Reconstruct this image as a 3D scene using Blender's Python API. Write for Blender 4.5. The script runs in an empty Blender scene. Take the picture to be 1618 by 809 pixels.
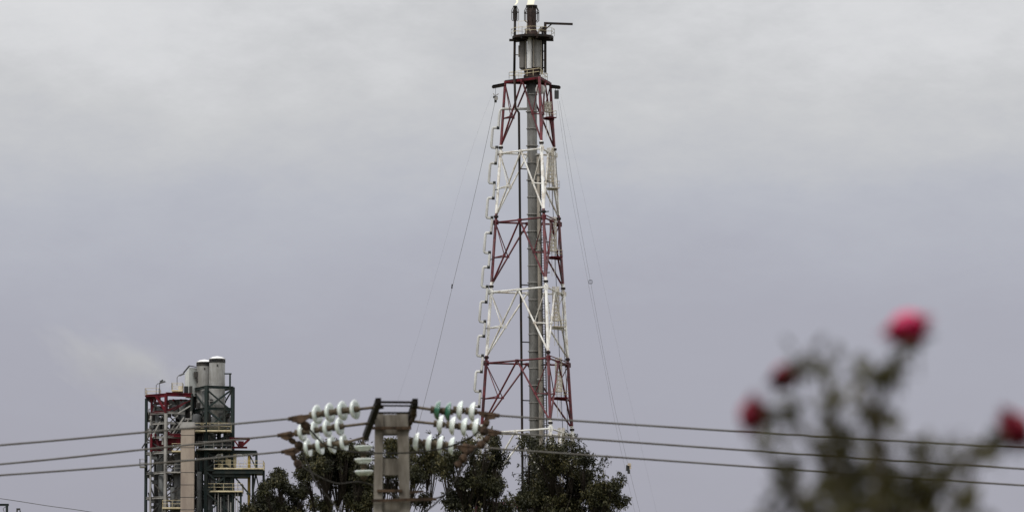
import bpy, math, random
from math import radians as R, sin, cos, pi
from mathutils import Vector, Matrix, noise

random.seed(7)
scene = bpy.context.scene
col = scene.collection

# ------------------------------------------------------------------ camera
PITCH = R(6.0)
CAMZ = 1.6
cam_data = bpy.data.cameras.new("camera")
cam = bpy.data.objects.new("camera", cam_data)
col.objects.link(cam)
cam.location = (0, 0, CAMZ)
cam.rotation_euler = (R(90) + PITCH, 0, 0)
cam_data.sensor_width = 36
cam_data.lens = 200
cam_data.clip_start = 0.5
cam_data.clip_end = 20000
cam_data.dof.use_dof = True
cam_data.dof.focus_distance = 850
cam_data.dof.aperture_fstop = 5.8
scene.camera = cam
scene.view_settings.view_transform = 'Standard'
scene.view_settings.look = 'None'
scene.view_settings.exposure = 0.0
scene.view_settings.gamma = 1.0
scene.cycles.use_denoising = True
scene.cycles.max_bounces = 5
scene.cycles.diffuse_bounces = 2
scene.cycles.transparent_max_bounces = 8
scene.cycles.volume_bounces = 0

# ------------------------------------------------------------------ sky
SUN_EL, SUN_AZ = R(52), R(215)           # azimuth clockwise from +Y (north)
w = bpy.data.worlds.new("World")
scene.world = w
w.use_nodes = True
nt = w.node_tree
nt.nodes.clear()
N = nt.nodes.new
L = nt.links.new
out = N('ShaderNodeOutputWorld')
bg = N('ShaderNodeBackground')
bg.inputs['Strength'].default_value = 0.1
L(bg.outputs[0], out.inputs[0])
sky = N('ShaderNodeTexSky')
sky.sky_type = 'NISHITA'
sky.sun_disc = False
sky.sun_elevation = SUN_EL
sky.sun_rotation = SUN_AZ
tc = N('ShaderNodeTexCoord')
sep = N('ShaderNodeSeparateXYZ')
L(tc.outputs['Generated'], sep.inputs[0])
# soft cloud relief shifts the brightness up and down
mp = N('ShaderNodeMapping')
mp.inputs['Scale'].default_value = (1.0, 1.0, 2.2)
mp.inputs['Rotation'].default_value = (0, R(28), 0)
mp.inputs['Location'].default_value = (0.31, 0.1, 0.45)
L(tc.outputs['Generated'], mp.inputs[0])
n1 = N('ShaderNodeTexNoise')
n1.inputs['Scale'].default_value = 9.0
n1.inputs['Detail'].default_value = 7.0
n1.inputs['Roughness'].default_value = 0.52
n1.inputs['Distortion'].default_value = 0.6
L(mp.outputs[0], n1.inputs['Vector'])
n2 = N('ShaderNodeTexNoise')
n2.inputs['Scale'].default_value = 34.0
n2.inputs['Detail'].default_value = 6.0
n2.inputs['Roughness'].default_value = 0.68
L(mp.outputs[0], n2.inputs['Vector'])


def mathn(op, a, b=None, c=None):
    m = N('ShaderNodeMath')
    m.operation = op
    for i, v in enumerate((a, b, c)):
        if v is None:
            continue
        if hasattr(v, 'links'):
            L(v, m.inputs[i])
        else:
            m.inputs[i].default_value = v
    return m.outputs[0]


jit = mathn('MULTIPLY_ADD', n1.outputs['Fac'], 0.11, -0.055)
jit2 = mathn('MULTIPLY_ADD', n2.outputs['Fac'], 0.06, -0.030)
grow = mathn('MINIMUM', mathn('MAXIMUM', mathn('MULTIPLY_ADD', sep.outputs['Z'], 14.0, -1.15), 0.36), 1.0)
elev = mathn('MULTIPLY_ADD', mathn('ADD', jit, jit2), grow, sep.outputs['Z'])
cr = N('ShaderNodeValToRGB')
L(elev, cr.inputs['Fac'])
e = cr.color_ramp.elements
stops = [(0.0, (.34, .335, .39)), (0.060, (.374, .370, .428)), (0.090, (.402, .404, .467)),
         (0.102, (.438, .446, .508)), (0.1127, (.478, .490, .545)), (0.1226, (.530, .538, .570)), (0.135, (.590, .595, .610)),
         (0.150, (.68, .684, .70)), (0.18, (.78, .78, .79)), (0.40, (1.05, 1.05, 1.06)), (1.0, (1.5, 1.5, 1.52))]
while len(e) < len(stops):
    e.new(0.5)
for el, (p, c) in zip(e, stops):
    el.position = p
    el.color = (*c, 1)
cl = N('ShaderNodeVectorMath')
cl.operation = 'SCALE'
cl.inputs['Scale'].default_value = 10.0
L(cr.outputs['Color'], cl.inputs[0])
mx = N('ShaderNodeMix')
mx.data_type = 'RGBA'
mx.inputs[0].default_value = 0.97
L(sky.outputs[0], mx.inputs[6])
L(cl.outputs[0], mx.inputs[7])
L(mx.outputs[2], bg.inputs['Color'])

sd = bpy.data.lights.new("sun", 'SUN')
sd.energy = 1.5
sd.angle = R(14)
sd.color = (1.0, 0.96, 0.9)
so = bpy.data.objects.new("sun", sd)
col.objects.link(so)
so.location = (0, -50, 200)
sdir = Vector((sin(SUN_AZ) * cos(SUN_EL), cos(SUN_AZ) * cos(SUN_EL), sin(SUN_EL)))
so.rotation_euler = (-sdir).to_track_quat('-Z', 'Y').to_euler()

# ------------------------------------------------------------------ measuring helpers
FPX = 200 / 36 * 1618


def P(px, py, D):
    """world point seen at photo pixel (px,py) at distance Y=D"""
    u = (px - 809) / FPX
    v = (404.5 - py) / FPX
    d = Vector((u, cos(PITCH) - v * sin(PITCH), sin(PITCH) + v * cos(PITCH)))
    return Vector((0, 0, CAMZ)) + d * (D / d.y)


def W(px, py, dy=0.0, D=900.0):
    """plan coordinates for upright structures around distance D"""
    return Vector((P(px, 690, D).x, D + dy, P(809, py, D).z))


# ------------------------------------------------------------------ mesh helpers
class MB:
    def __init__(self):
        self.v = []
        self.f = []

    def add(self, vs, fs):
        n = len(self.v)
        self.v.extend([tuple(p) for p in vs])
        self.f.extend([tuple(i + n for i in f) for f in fs])
        return self

    def tube(self, p, q, r, r2=None, n=8, cap=True):
        p = Vector(p); q = Vector(q)
        r2 = r if r2 is None else r2
        d = (q - p)
        if d.length < 1e-6:
            return self
        a = d.normalized().orthogonal().normalized()
        b = d.normalized().cross(a)
        vs = []
        for c, rr in ((p, r), (q, r2)):
            for i in range(n):
                t = 2 * pi * i / n
                vs.append(c + a * cos(t) * rr + b * sin(t) * rr)
        fs = [(i, (i + 1) % n, n + (i + 1) % n, n + i) for i in range(n)]
        if cap:
            fs += [tuple(range(n))[::-1], tuple(range(n, 2 * n))]
        return self.add(vs, fs)

    def path(self, pts, r, n=6, r2=None):
        pts = [Vector(p) for p in pts]
        m = len(pts)
        r2 = r if r2 is None else r2
        ref = None
        vs = []
        for i, p in enumerate(pts):
            d = (pts[min(i + 1, m - 1)] - pts[max(i - 1, 0)]).normalized()
            if ref is None:
                ref = d.orthogonal().normalized()
            a = (ref - d * ref.dot(d))
            a = a.normalized() if a.length > 1e-4 else d.orthogonal().normalized()
            ref = a
            b = d.cross(a)
            rr = r + (r2 - r) * i / (m - 1)
            for k in range(n):
                t = 2 * pi * k / n
                vs.append(p + a * cos(t) * rr + b * sin(t) * rr)
        fs = []
        for i in range(m - 1):
            for k in range(n):
                fs.append((i * n + k, i * n + (k + 1) % n, (i + 1) * n + (k + 1) % n, (i + 1) * n + k))
        fs += [tuple(range(n))[::-1], tuple(range((m - 1) * n, m * n))]
        return self.add(vs, fs)

    def box(self, c, s, yaw=0.0):
        c = Vector(c)
        x, y, z = s[0] / 2, s[1] / 2, s[2] / 2
        M = Matrix.Rotation(yaw, 3, 'Z')
        vs = [c + M @ Vector((a * x, b * y, g * z)) for g in (-1, 1) for a, b in ((-1, -1), (1, -1), (1, 1), (-1, 1))]
        return self.add(vs, [(3, 2, 1, 0), (4, 5, 6, 7), (0, 1, 5, 4), (1, 2, 6, 5), (2, 3, 7, 6), (3, 0, 4, 7)])

    def beam(self, p, q, w, h=None, up=(0, 0, 1)):
        h = w if h is None else h
        p = Vector(p); q = Vector(q)
        d = (q - p).normalized()
        up = Vector(up)
        if abs(d.dot(up)) > 0.98:
            up = Vector((0, 1, 0))
        a = d.cross(up).normalized()
        b = a.cross(d)
        vs = [c + a * sx * w / 2 + b * sz * h / 2 for c in (p, q) for sx, sz in ((-1, -1), (1, -1), (1, 1), (-1, 1))]
        return self.add(vs, [(3, 2, 1, 0), (4, 5, 6, 7), (0, 1, 5, 4), (1, 2, 6, 5), (2, 3, 7, 6), (3, 0, 4, 7)])

    def ibeam(self, p, q, w, h=None, up=(0, 0, 1)):
        """an I section: two flanges and a web"""
        h = w if h is None else h
        p = Vector(p); q = Vector(q)
        d = (q - p).normalized()
        u = Vector(up)
        if abs(d.dot(u)) > 0.98:
            u = Vector((0.35, 0.94, 0)).normalized()
        a = d.cross(u).normalized()
        b = a.cross(d)
        t = 0.15 * h
        k = w * .1
        prof = [(-w / 2, -h / 2), (w / 2, -h / 2), (w / 2, -h / 2 + t), (k, -h / 2 + t), (k, h / 2 - t), (w / 2, h / 2 - t),
                (w / 2, h / 2), (-w / 2, h / 2), (-w / 2, h / 2 - t), (-k, h / 2 - t), (-k, -h / 2 + t), (-w / 2, -h / 2 + t)]
        m = len(prof)
        vs = [c + a * x + b * y for c in (p, q) for x, y in prof]
        fs = [(j, (j + 1) % m, m + (j + 1) % m, m + j) for j in range(m)]
        for o_ in (0, m):
            fs += [tuple(o_ + z for z in qd) for qd in ((0, 1, 2, 11), (11, 2, 3, 10), (10, 3, 4, 9), (9, 4, 5, 8), (8, 5, 6, 7))]
        self.add(vs, fs)
        return self

    def lathe(self, prof, origin=(0, 0, 0), axis=(0, 0, 1), n=20):
        ax = Vector(axis).normalized()
        a = ax.orthogonal().normalized()
        b = ax.cross(a)
        o = Vector(origin)
        vs = []
        for r, z in prof:
            for i in range(n):
                t = 2 * pi * i / n
                vs.append(o + ax * z + a * cos(t) * r + b * sin(t) * r)
        fs = []
        for j in range(len(prof) - 1):
            for i in range(n):
                fs.append((j * n + i, j * n + (i + 1) % n, (j + 1) * n + (i + 1) % n, (j + 1) * n + i))
        return self.add(vs, fs)

    def build(self, name, mat, parent=None, smooth=False, base=None):
        off = Vector((0, 0, 0))
        if parent is not None:
            q = parent
            while q is not None:
                off = off + q.location
                q = q.parent
        elif base is not None:
            off = Vector(base)
        me = bpy.data.meshes.new(name)
        me.from_pydata([(p[0] - off.x, p[1] - off.y, p[2] - off.z) for p in self.v], [], self.f)
        me.materials.append(mat)
        if smooth:
            me.polygons.foreach_set('use_smooth', [True] * len(me.polygons))
        me.update()
        o = bpy.data.objects.new(name, me)
        col.objects.link(o)
        if parent is not None:
            o.parent = parent
        elif base is not None:
            o.location = base
        return o


def build_each(mb, name, mat, parent, smooth=False):
    """every connected piece becomes a part of its own"""
    par = list(range(len(mb.v)))

    def find(x):
        while par[x] != x:
            par[x] = par[par[x]]
            x = par[x]
        return x
    for f in mb.f:
        a = find(f[0])
        for x in f[1:]:
            par[find(x)] = a
    groups = {}
    for f in mb.f:
        groups.setdefault(find(f[0]), []).append(f)
    res = []
    for fs in groups.values():
        idx = {}
        m = MB()
        for f in fs:
            for x in f:
                if x not in idx:
                    idx[x] = len(m.v)
                    m.v.append(mb.v[x])
            m.f.append(tuple(idx[x] for x in f))
        res.append(m.build(name, mat, parent, smooth))
    return res


def tag(o, label=None, cat=None, group=None, kind=None):
    if label: o['label'] = label
    if cat: o['category'] = cat
    if group: o['group'] = group
    if kind: o['kind'] = kind
    return o


def thing(name, label, cat, loc, group=None):
    o = bpy.data.objects.new(name, None)
    o.empty_display_size = 0.3
    col.objects.link(o)
    o.location = loc
    return tag(o, label, cat, group)


# ------------------------------------------------------------------ materials
def new_mat(name):
    m = bpy.data.materials.new(name)
    m.use_nodes = True
    t = m.node_tree
    return m, t, t.nodes['Principled BSDF']


def paint(name, c1, c2=None, scale=1.5, rough=0.55, metal=0.0, c3=None, streak=True, bump=0.0, lo=.42, hi=.62):
    """worn surface: base colour c1 with patches of c2 (dirt, rust) in vertical streaks"""
    m, t, b = new_mat(name)
    c2 = c2 or tuple(x * 0.6 for x in c1)
    g = t.nodes.new('ShaderNodeNewGeometry')
    mp = t.nodes.new('ShaderNodeMapping')
    mp.inputs['Scale'].default_value = (1, 1, 0.3 if streak else 1)
    t.links.new(g.outputs['Position'], mp.inputs[0])
    n = t.nodes.new('ShaderNodeTexNoise')
    n.inputs['Scale'].default_value = scale
    n.inputs['Detail'].default_value = 6
    n.inputs['Roughness'].default_value = 0.65
    t.links.new(mp.outputs[0], n.inputs['Vector'])
    r = t.nodes.new('ShaderNodeValToRGB')
    r.color_ramp.elements[0].position = lo
    r.color_ramp.elements[0].color = (*c1, 1)
    r.color_ramp.elements[1].position = hi
    r.color_ramp.elements[1].color = (*c2, 1)
    if c3:
        x = r.color_ramp.elements.new(0.72)
        x.color = (*c3, 1)
    t.links.new(n.outputs['Fac'], r.inputs[0])
    t.links.new(r.outputs[0], b.inputs['Base Color'])
    b.inputs['Roughness'].default_value = rough
    b.inputs['Metallic'].default_value = metal
    b.inputs['Specular IOR Level'].default_value = .14
    if bump:
        bm_ = t.nodes.new('ShaderNodeBump')
        bm_.inputs['Strength'].default_value = bump
        t.links.new(n.outputs['Fac'], bm_.inputs['Height'])
        t.links.new(bm_.outputs[0], b.inputs['Normal'])
    return m


RED = (.125, .011, .018)
DARKRED = (.045, .007, .010)
WHITE = (.74, .735, .70)
DIRTYW = (.42, .35, .27)


def band_mat(name, bounds):
    """red / white aviation bands by height; bounds = [(z, isred), ...] from the ground up"""
    m, t, b = new_mat(name)
    g = t.nodes.new('ShaderNodeNewGeometry')
    s = t.nodes.new('ShaderNodeSeparateXYZ')
    t.links.new(g.outputs['Position'], s.inputs[0])
    H = 200.0
    dv = t.nodes.new('ShaderNodeMath'); dv.operation = 'DIVIDE'
    dv.inputs[1].default_value = H
    t.links.new(s.outputs['Z'], dv.inputs[0])
    r = t.nodes.new('ShaderNodeValToRGB')
    r.color_ramp.interpolation = 'CONSTANT'
    el = r.color_ramp.elements
    while len(el) < len(bounds):
        el.new(0.5)
    for k, (z, red) in zip(el, bounds):
        k.position = z / H
        k.color = (0, 0, 0, 1) if red else (1, 1, 1, 1)
    t.links.new(dv.outputs[0], r.inputs[0])
    n = t.nodes.new('ShaderNodeTexNoise')
    n.inputs['Scale'].default_value = .8
    n.inputs['Detail'].default_value = 6
    n.inputs['Roughness'].default_value = .7
    t.links.new(g.outputs['Position'], n.inputs['Vector'])
    rr = t.nodes.new('ShaderNodeValToRGB')
    rr.color_ramp.elements[0].position = .42; rr.color_ramp.elements[0].color = (*RED, 1)
    rr.color_ramp.elements[1].position = .6; rr.color_ramp.elements[1].color = (*DARKRED, 1)
    rw = t.nodes.new('ShaderNodeValToRGB')
    rw.color_ramp.elements[0].position = .44; rw.color_ramp.elements[0].color = (*WHITE, 1)
    rw.color_ramp.elements[1].position = .68; rw.color_ramp.elements[1].color = (*DIRTYW, 1)
    t.links.new(n.outputs['Fac'], rr.inputs[0]); t.links.new(n.outputs['Fac'], rw.inputs[0])
    mx = t.nodes.new('ShaderNodeMix'); mx.data_type = 'RGBA'
    t.links.new(r.outputs[0], mx.inputs[0])
    t.links.new(rr.outputs[0], mx.inputs[6]); t.links.new(rw.outputs[0], mx.inputs[7])
    t.links.new(mx.outputs[2], b.inputs['Base Color'])
    b.inputs['Roughness'].default_value = .5
    return m


M = {}
M['red'] = paint('red_paint', RED, DARKRED, .9)
M['white'] = paint('white_paint', WHITE, DIRTYW, .9)
M['stack'] = paint('weathered_stack_steel', (.17, .168, .16), (.10, .098, .092), .8, .5, c3=(.20, .18, .15))
M['jumper'] = paint('dark_jumper_cable', (.03, .028, .025), (.02, .018, .015), 5.0, .7)
M['black'] = paint('sooty_steel', (.018, .017, .016), (.035, .02, .015), 1.2)
M['rustsoot'] = paint('scorched_steel', (.055, .036, .03), (.025, .018, .016), 1.0, .7)
M['pipegrey'] = paint('galvanised_pipe', (.62, .62, .60), (.45, .44, .42), .8, .45)
M['drumgrey'] = paint('grey_clad_drum', (.34, .335, .32), (.22, .21, .195), .7, .5)
M['pipedark'] = paint('brown_grey_drum', (.17, .16, .15), (.10, .09, .085), .7, .5)
M['lightpipe'] = paint('light_insulated_pipe', (.68, .68, .68), (.5, .49, .47), .7, .4)
M['tan'] = paint('tan_ladder_cage', (.66, .62, .53), (.5, .45, .37), .9)
M['tanpipe'] = paint('tan_pipe', (.31, .28, .235), (.19, .17, .145), .9)
M['cream'] = paint('cream_handrail', (.68, .60, .40), (.5, .42, .28), 1.0)
M['green'] = paint('dark_green_steel', (.022, .034, .034), (.038, .042, .038), .8)
M['dark'] = paint('dark_machinery', (.030, .033, .035), (.06, .055, .05), .6)
M['midgrey'] = paint('grey_machinery', (.15, .155, .155), (.065, .068, .07), .5)
M['palegrey'] = paint('pale_grey_steel', (.36, .35, .33), (.2, .19, .18), .6)
M['silo'] = paint('silo_shell', (.37, .37, .365), (.22, .215, .20), .55, .5)
M['silotop'] = paint('silo_roof', (.80, .80, .80), (.66, .66, .66), .6, .5)
M['house'] = paint('cladding', (.60, .62, .60), (.50, .51, .49), .5, .6)
M['flue'] = paint('brown_flue', (.37, .31, .255), (.27, .22, .185), .4, .7)
M['fluecap'] = paint('flue_cap', (.36, .35, .33), (.22, .2, .19), .5)
M['yellow'] = paint('mustard_paint', (.34, .25, .08), (.22, .16, .06), .8)
M['beige'] = paint('beige_machine', (.55, .48, .30), (.35, .3, .2), .6)
M['cable'] = paint('steel_cable', (.16, .16, .165), (.11, .11, .11), 2)
M['wire'] = paint('aluminium_conductor', (.115, .11, .10), (.08, .07, .06), 2.0, .6)
M['concrete'] = paint('pole_concrete', (.225, .205, .175), (.125, .11, .09), 4.0, .9, bump=.2)
M['angle'] = paint('blackened_angle_iron', (.006, .0055, .005), (.014, .010, .007), 6.0, .8)
M['rust'] = paint('rusty_fitting', (.085, .055, .036), (.028, .019, .014), 9.0, .8)
M['rod'] = paint('rusty_link', (.12, .095, .065), (.05, .038, .026), 9.0, .7)
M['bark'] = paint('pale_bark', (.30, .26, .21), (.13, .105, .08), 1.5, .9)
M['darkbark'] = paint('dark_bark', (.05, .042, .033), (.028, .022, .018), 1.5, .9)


def glass_mat(name, c, c2):
    m, t, b = new_mat(name)
    lw = t.nodes.new('ShaderNodeTexNoise')
    lw.inputs['Scale'].default_value = 14
    g = t.nodes.new('ShaderNodeNewGeometry')
    t.links.new(g.outputs['Position'], lw.inputs['Vector'])
    r = t.nodes.new('ShaderNodeValToRGB')
    r.color_ramp.elements[0].position = .35; r.color_ramp.elements[0].color = (*c, 1)
    r.color_ramp.elements[1].position = .7; r.color_ramp.elements[1].color = (*c2, 1)
    t.links.new(lw.outputs[0], r.inputs[0]); t.links.new(r.outputs[0], b.inputs['Base Color'])
    b.inputs['Roughness'].default_value = .09
    b.inputs['Transmission Weight'].default_value = .26
    b.inputs['Specular IOR Level'].default_value = .9
    b.inputs['Coat Weight'].default_value = .9
    b.inputs['Coat Roughness'].default_value = .05
    b.inputs['IOR'].default_value = 1.5
    return m


M['glass'] = glass_mat('pale_green_glass', (.95, .99, .95), (.78, .90, .82))
M['greenglass'] = glass_mat('deep_green_glass', (.035, .15, .09), (.06, .22, .14))


def leaf_mat(name, ca, cb, cc, scale, trans=.25, rough=.5):
    m, t, b = new_mat(name)
    g = t.nodes.new('ShaderNodeNewGeometry')
    n = t.nodes.new('ShaderNodeTexNoise')
    n.inputs['Scale'].default_value = scale
    n.inputs['Detail'].default_value = 2
    t.links.new(g.outputs['Position'], n.inputs['Vector'])
    at = t.nodes.new('ShaderNodeMath'); at.operation = 'MULTIPLY_ADD'
    at.inputs[1].default_value = .45
    t.links.new(g.outputs['Random Per Island'], at.inputs[0])
    sb = t.nodes.new('ShaderNodeMath'); sb.operation = 'MULTIPLY_ADD'
    sb.inputs[1].default_value = 1.4; sb.inputs[2].default_value = -.4
    t.links.new(n.outputs['Fac'], sb.inputs[0])
    t.links.new(sb.outputs[0], at.inputs[2])
    r = t.nodes.new('ShaderNodeValToRGB')
    el = r.color_ramp.elements
    el[0].position = .2; el[0].color = (*ca, 1)
    el[1].position = .95; el[1].color = (*cc, 1)
    x = el.new(.6); x.color = (*cb, 1)
    t.links.new(at.outputs[0], r.inputs[0])
    t.links.new(r.outputs[0], b.inputs['Base Color'])
    b.inputs['Roughness'].default_value = rough
    b.inputs['Specular IOR Level'].default_value = .25
    tr = t.nodes.new('ShaderNodeBsdfTranslucent')
    t.links.new(r.outputs[0], tr.inputs['Color'])
    mx = t.nodes.new('ShaderNodeMixShader'); mx.inputs[0].default_value = trans
    t.links.new(b.outputs[0], mx.inputs[1]); t.links.new(tr.outputs[0], mx.inputs[2])
    t.links.new(mx.outputs[0], t.nodes['Material Output'].inputs['Surface'])
    return m


M['leaf'] = leaf_mat('eucalyptus_leaf', (.008, .009, .0035), (.034, .035, .013), (.115, .098, .04), .6, .12, .6)
M['roseleaf'] = leaf_mat('garden_leaf', (.030, .027, .007), (.058, .052, .013), (.11, .095, .028), 20, .25)
M['rosestem'] = paint('rose_stem', (.048, .042, .017), (.035, .027, .014), 30, .6)
M['calyx'] = paint('calyx', (.028, .032, .018), (.02, .015, .01), 40, .6)


def petal_mat(name, c1, c2):
    m, t, b = new_mat(name)
    g = t.nodes.new('ShaderNodeNewGeometry')
    n = t.nodes.new('ShaderNodeTexNoise'); n.inputs['Scale'].default_value = 60
    t.links.new(g.outputs['Position'], n.inputs['Vector'])
    r = t.nodes.new('ShaderNodeValToRGB')
    r.color_ramp.elements[0].color = (*c1, 1); r.color_ramp.elements[1].color = (*c2, 1)
    t.links.new(n.outputs['Fac'], r.inputs[0]); t.links.new(r.outputs[0], b.inputs['Base Color'])
    b.inputs['Roughness'].default_value = .6
    return m


M['petal'] = petal_mat('crimson_petal', (.42, .008, .07), (.58, .025, .13))
M['petaldark'] = petal_mat('dark_red_petal', (.17, .004, .016), (.26, .008, .032))

M['petalmaroon'] = petal_mat('maroon_petal', (.12, .004, .011), (.20, .007, .02))
# ------------------------------------------------------------------ ground
g = MB()
n = 48
ring = [0, 6, 14, 30, 60, 120, 250, 500, 1000, 2000, 4500, 9000]
for i, rr in enumerate(ring):
    for k in range(n):
        t = 2 * pi * k / n
        x, y = rr * cos(t), rr * sin(t) + 100
        z = 0.0
        if 10 < rr < 1800:
            z = 0.25 * noise.noise(Vector((x * .03, y * .03, 0)))
        g.v.append((x, y, z - 0.05))
for i in range(len(ring) - 1):
    for k in range(n):
        g.f.append((i * n + k, (i + 1) * n + k, (i + 1) * n + (k + 1) % n, i * n + (k + 1) % n))
gm = paint('dry_grass_ground', (.085, .075, .04), (.05, .055, .025), .12, .95, streak=False, bump=.3)
tag(g.build('ground', gm), kind='structure', label='dry grassy ground stretching to the refinery')

# ------------------------------------------------------------------ flare tower (triangular lattice)
DT = 900.0


def px2m(py):
    return (P(810, py, DT).x - P(809, py, DT).x)


def tcenter(py):
    cx = 840 + (py - 130) * 0.0090
    return Vector((P(cx, py, DT).x, DT, P(cx, py, DT).z))


def trad(py):
    return (43 + 0.0796 * (py - 130)) * px2m(py)


ANG = [R(16.3), R(136.3), R(-103.7)]     # front, right, left


def corner(k, py, scale=1.0):
    c = tcenter(py)
    r = trad(py) * scale
    return Vector((c.x + r * sin(ANG[k]), c.y - r * cos(ANG[k]), c.z))


GROUND_PY = 1349
LV = [130, 241, 350, 460, 572, 683, 795, 907, 1019, 1131, 1240, GROUND_PY]
bd = []
for i in range(len(LV) - 1, 0, -1):
    pass
bounds = []
redtop = True
# from ground upward
seq = list(range(len(LV) - 1))[::-1]
for i in seq:
    z = P(809, LV[i + 1] - 9, DT).z if i != len(LV) - 2 else 0.0
    bounds.append((max(z, 0.0), i % 2 == 0))
M['bands'] = band_mat('red_white_bands', bounds)

base = tcenter(GROUND_PY).copy(); base.z = 0
tower = thing('flare_tower', 'tall triangular red and white lattice flare tower in the middle behind the trees', 'tower', base)
for k in range(3):
    b = MB()
    b.tube(corner(k, LV[-1]), corner(k, 127), .29, .22, n=10)
    o = b.build('leg', M['bands'], tower, True)
    fl = MB()
    for py in LV[1:-1]:
        p = corner(k, py - 9)
        gp = corner(k, py)
        gq = MB()
        for f_ in (-.5, .55):
            gq.box(gp, (.06, .95, .75), ANG[k] + f_)
        gq.build('gusset_plate', M['bands'], o)
        fl.tube(p - Vector((0, 0, .16)), p + Vector((0, 0, .16)), .38, n=10)
    build_each(fl, 'flange', M['black'], o)
for i in range(len(LV) - 1):
    y0, y1 = LV[i], LV[i + 1]
    ym = (y0 + y1) / 2 + 1
    for a, c in ((0, 2), (0, 1), (1, 2)):
        A, C = corner(a, y0), corner(c, y0)
        Mid = (A + C) / 2
        h = MB()
        h.tube(A, C, .15, n=8)
        g_ = A.lerp(C, .5)
        h.box(g_, (.5, .5, .4), 0.6)
        if i % 2 == 0 and i > 0 and (a, c) == (0, 1):
            h.tube(A + Vector((.2, -.3, .35)), C + Vector((.2, -.3, .35)), .10, n=6)
        h.build('horizontal_brace', M['bands'], tower)
        for e_ in (a, c):
            B = corner(e_, y1 - 11 if y1 != GROUND_PY else y1)
            T = corner(e_, y0 + 1)
            d = MB()
            d.tube(Mid, B, .145, n=8)
            do = d.build('diagonal_brace', M['bands'], tower)
            s = MB()
            H1 = corner(e_, ym)
            tt = .54
            H2 = Mid.lerp(B, tt)
            H2 = Vector((H2.x, H2.y, H2.z))
            s.tube(H1, H2, .10, n=6)
            s.tube(T, H2, .08, n=6)
            s.box(H2, (.45, .45, .4))
            s.build('strut', M['bands'], do)

# main stack
st = MB()
pts = [tcenter(py) for py in (GROUND_PY, 900, 600, 400, 124)]
st.path(pts, .86, n=20, r2=.80)
stack = st.build('stack_pipe', M['stack'], tower, True)
fl = MB()
for py in range(150, 1340, 27):
    c = tcenter(py)
    rr = .93 if (py // 27) % 2 else 1.0
    fl.tube(c - Vector((0, 0, .06)), c + Vector((0, 0, .06)), rr, n=20)
build_each(fl, 'stiffener_ring', M['drumgrey'], stack)


def off(py, ox, oy):
    c = tcenter(py)
    s = px2m(py)
    return Vector((c.x + ox * s, c.y + oy, c.z))


# thin dark riser left of the stack, with stand-off brackets
r_ = MB()
r_.path([off(GROUND_PY, -20, -1.0), off(600, -20, -1.0), off(180, -20.5, -1.0), off(172, -26, -1.0), off(122, -27, -1.0)], .19, n=8)
riser = r_.build('pilot_riser', M['black'], tower, True)
bk = MB()
for py in (268, 368, 451, 541, 633, 720, 820):
    bk.tube(off(py, -20, -1.0), off(py, -7, -.3), .09, n=6)
build_each(bk, 'bracket', M['black'], riser)
# tan pipe in front-right of the stack, flanged at each level
r_ = MB()
r_.path([off(py, 10 + (py > 460) * 0, -1.2) for py in (1340, 1000, 700, 400, 246)], .34, n=10)
tp = r_.build('steam_pipe', M['tanpipe'], tower, True)
fl = MB()
for py in (246, 277, 380, 397, 490, 512, 600, 625, 730, 800):
    c = off(py, 10, -1.2)
    fl.tube(c - Vector((0, 0, .12)), c + Vector((0, 0, .12)), .52, n=10)
build_each(fl, 'flange', M['drumgrey'], tp)
# vertical cable ladder
r_ = MB()
for dx in (14.5, 19):
    r_.path([off(1340, dx, -2.2), off(680, dx, -2.2), off(250, dx - 2.5, -1.6)], .10, n=6)
rg = r_
py = 254
while py < 830:
    k = (680 - py) / 430 * 2.5 if py < 680 else 0
    rg.tube(off(py, 14.5 - k, -2.1), off(py, 19 - k, -2.1), .05, n=4)
    if (py // 4) % 12 == 0:
        rg.tube(off(py, 12 - k, -2.1), off(py, 27 - k, -3.4), .09, n=5)
    py += 4
ladder = rg.build('ladder', M['dark'], tower)

# expansion loop pipe down the left leg


def loopx(py, outp):
    lx = 840 + (py - 130) * .009 - .972 * (43 + .0796 * (py - 130))
    return lx - (6 if not outp else 15)


def LP(px, py):
    p = P(px, py, DT)
    return Vector((p.x, DT + 1.0, p.z))


pts = [LP(834, 171), LP(806, 171), LP(791, 173), LP(789.5, 176), LP(789, 200)]
tops = [201, 257, 312, 367, 421, 476, 530, 586, 641, 697, 753, 810, 866, 922, 978, 1034, 1090, 1146, 1202, 1258]
pts = [LP(834, 171), LP(794, 171), LP(790.5, 173), LP(789.5, 177)]
for tpy in tops:
    bpy_ = tpy + 31
    pts += [LP(loopx(tpy, 0), tpy - 2), LP(loopx(tpy, 0) - 1, tpy), LP(loopx(tpy, 1) + 1, tpy), LP(loopx(tpy, 1), tpy + 2),
            LP(loopx(bpy_, 1), bpy_ - 2), LP(loopx(bpy_, 1) + 1, bpy_), LP(loopx(bpy_, 0) - 1, bpy_ + 1), LP(loopx(bpy_, 0), bpy_ + 3)]
pts.append(LP(loopx(1345, 0), 1345))
r_ = MB()
r_.path(pts, .21, n=8)
lp = r_.build('expansion_loop_pipe', M['pipegrey'], tower, True)
ck = MB()
for tpy in tops:
    for yy in (tpy, tpy + 31):
        a_ = LP(loopx(yy, 0) - 1.5, yy)
        ck.tube(a_ - Vector((.10, 0, 0)), a_ + Vector((.35, 0, 0)), .27, n=8)
    m_ = LP(loopx(tpy + 42, 0), tpy + 42)
    ck.tube(m_, m_ + Vector((.6, -.3, 0)), .08, n=5)
build_each(ck, 'clamp', M['dark'], lp)

# rest platforms and caged ladders inside the right-hand side


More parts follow.
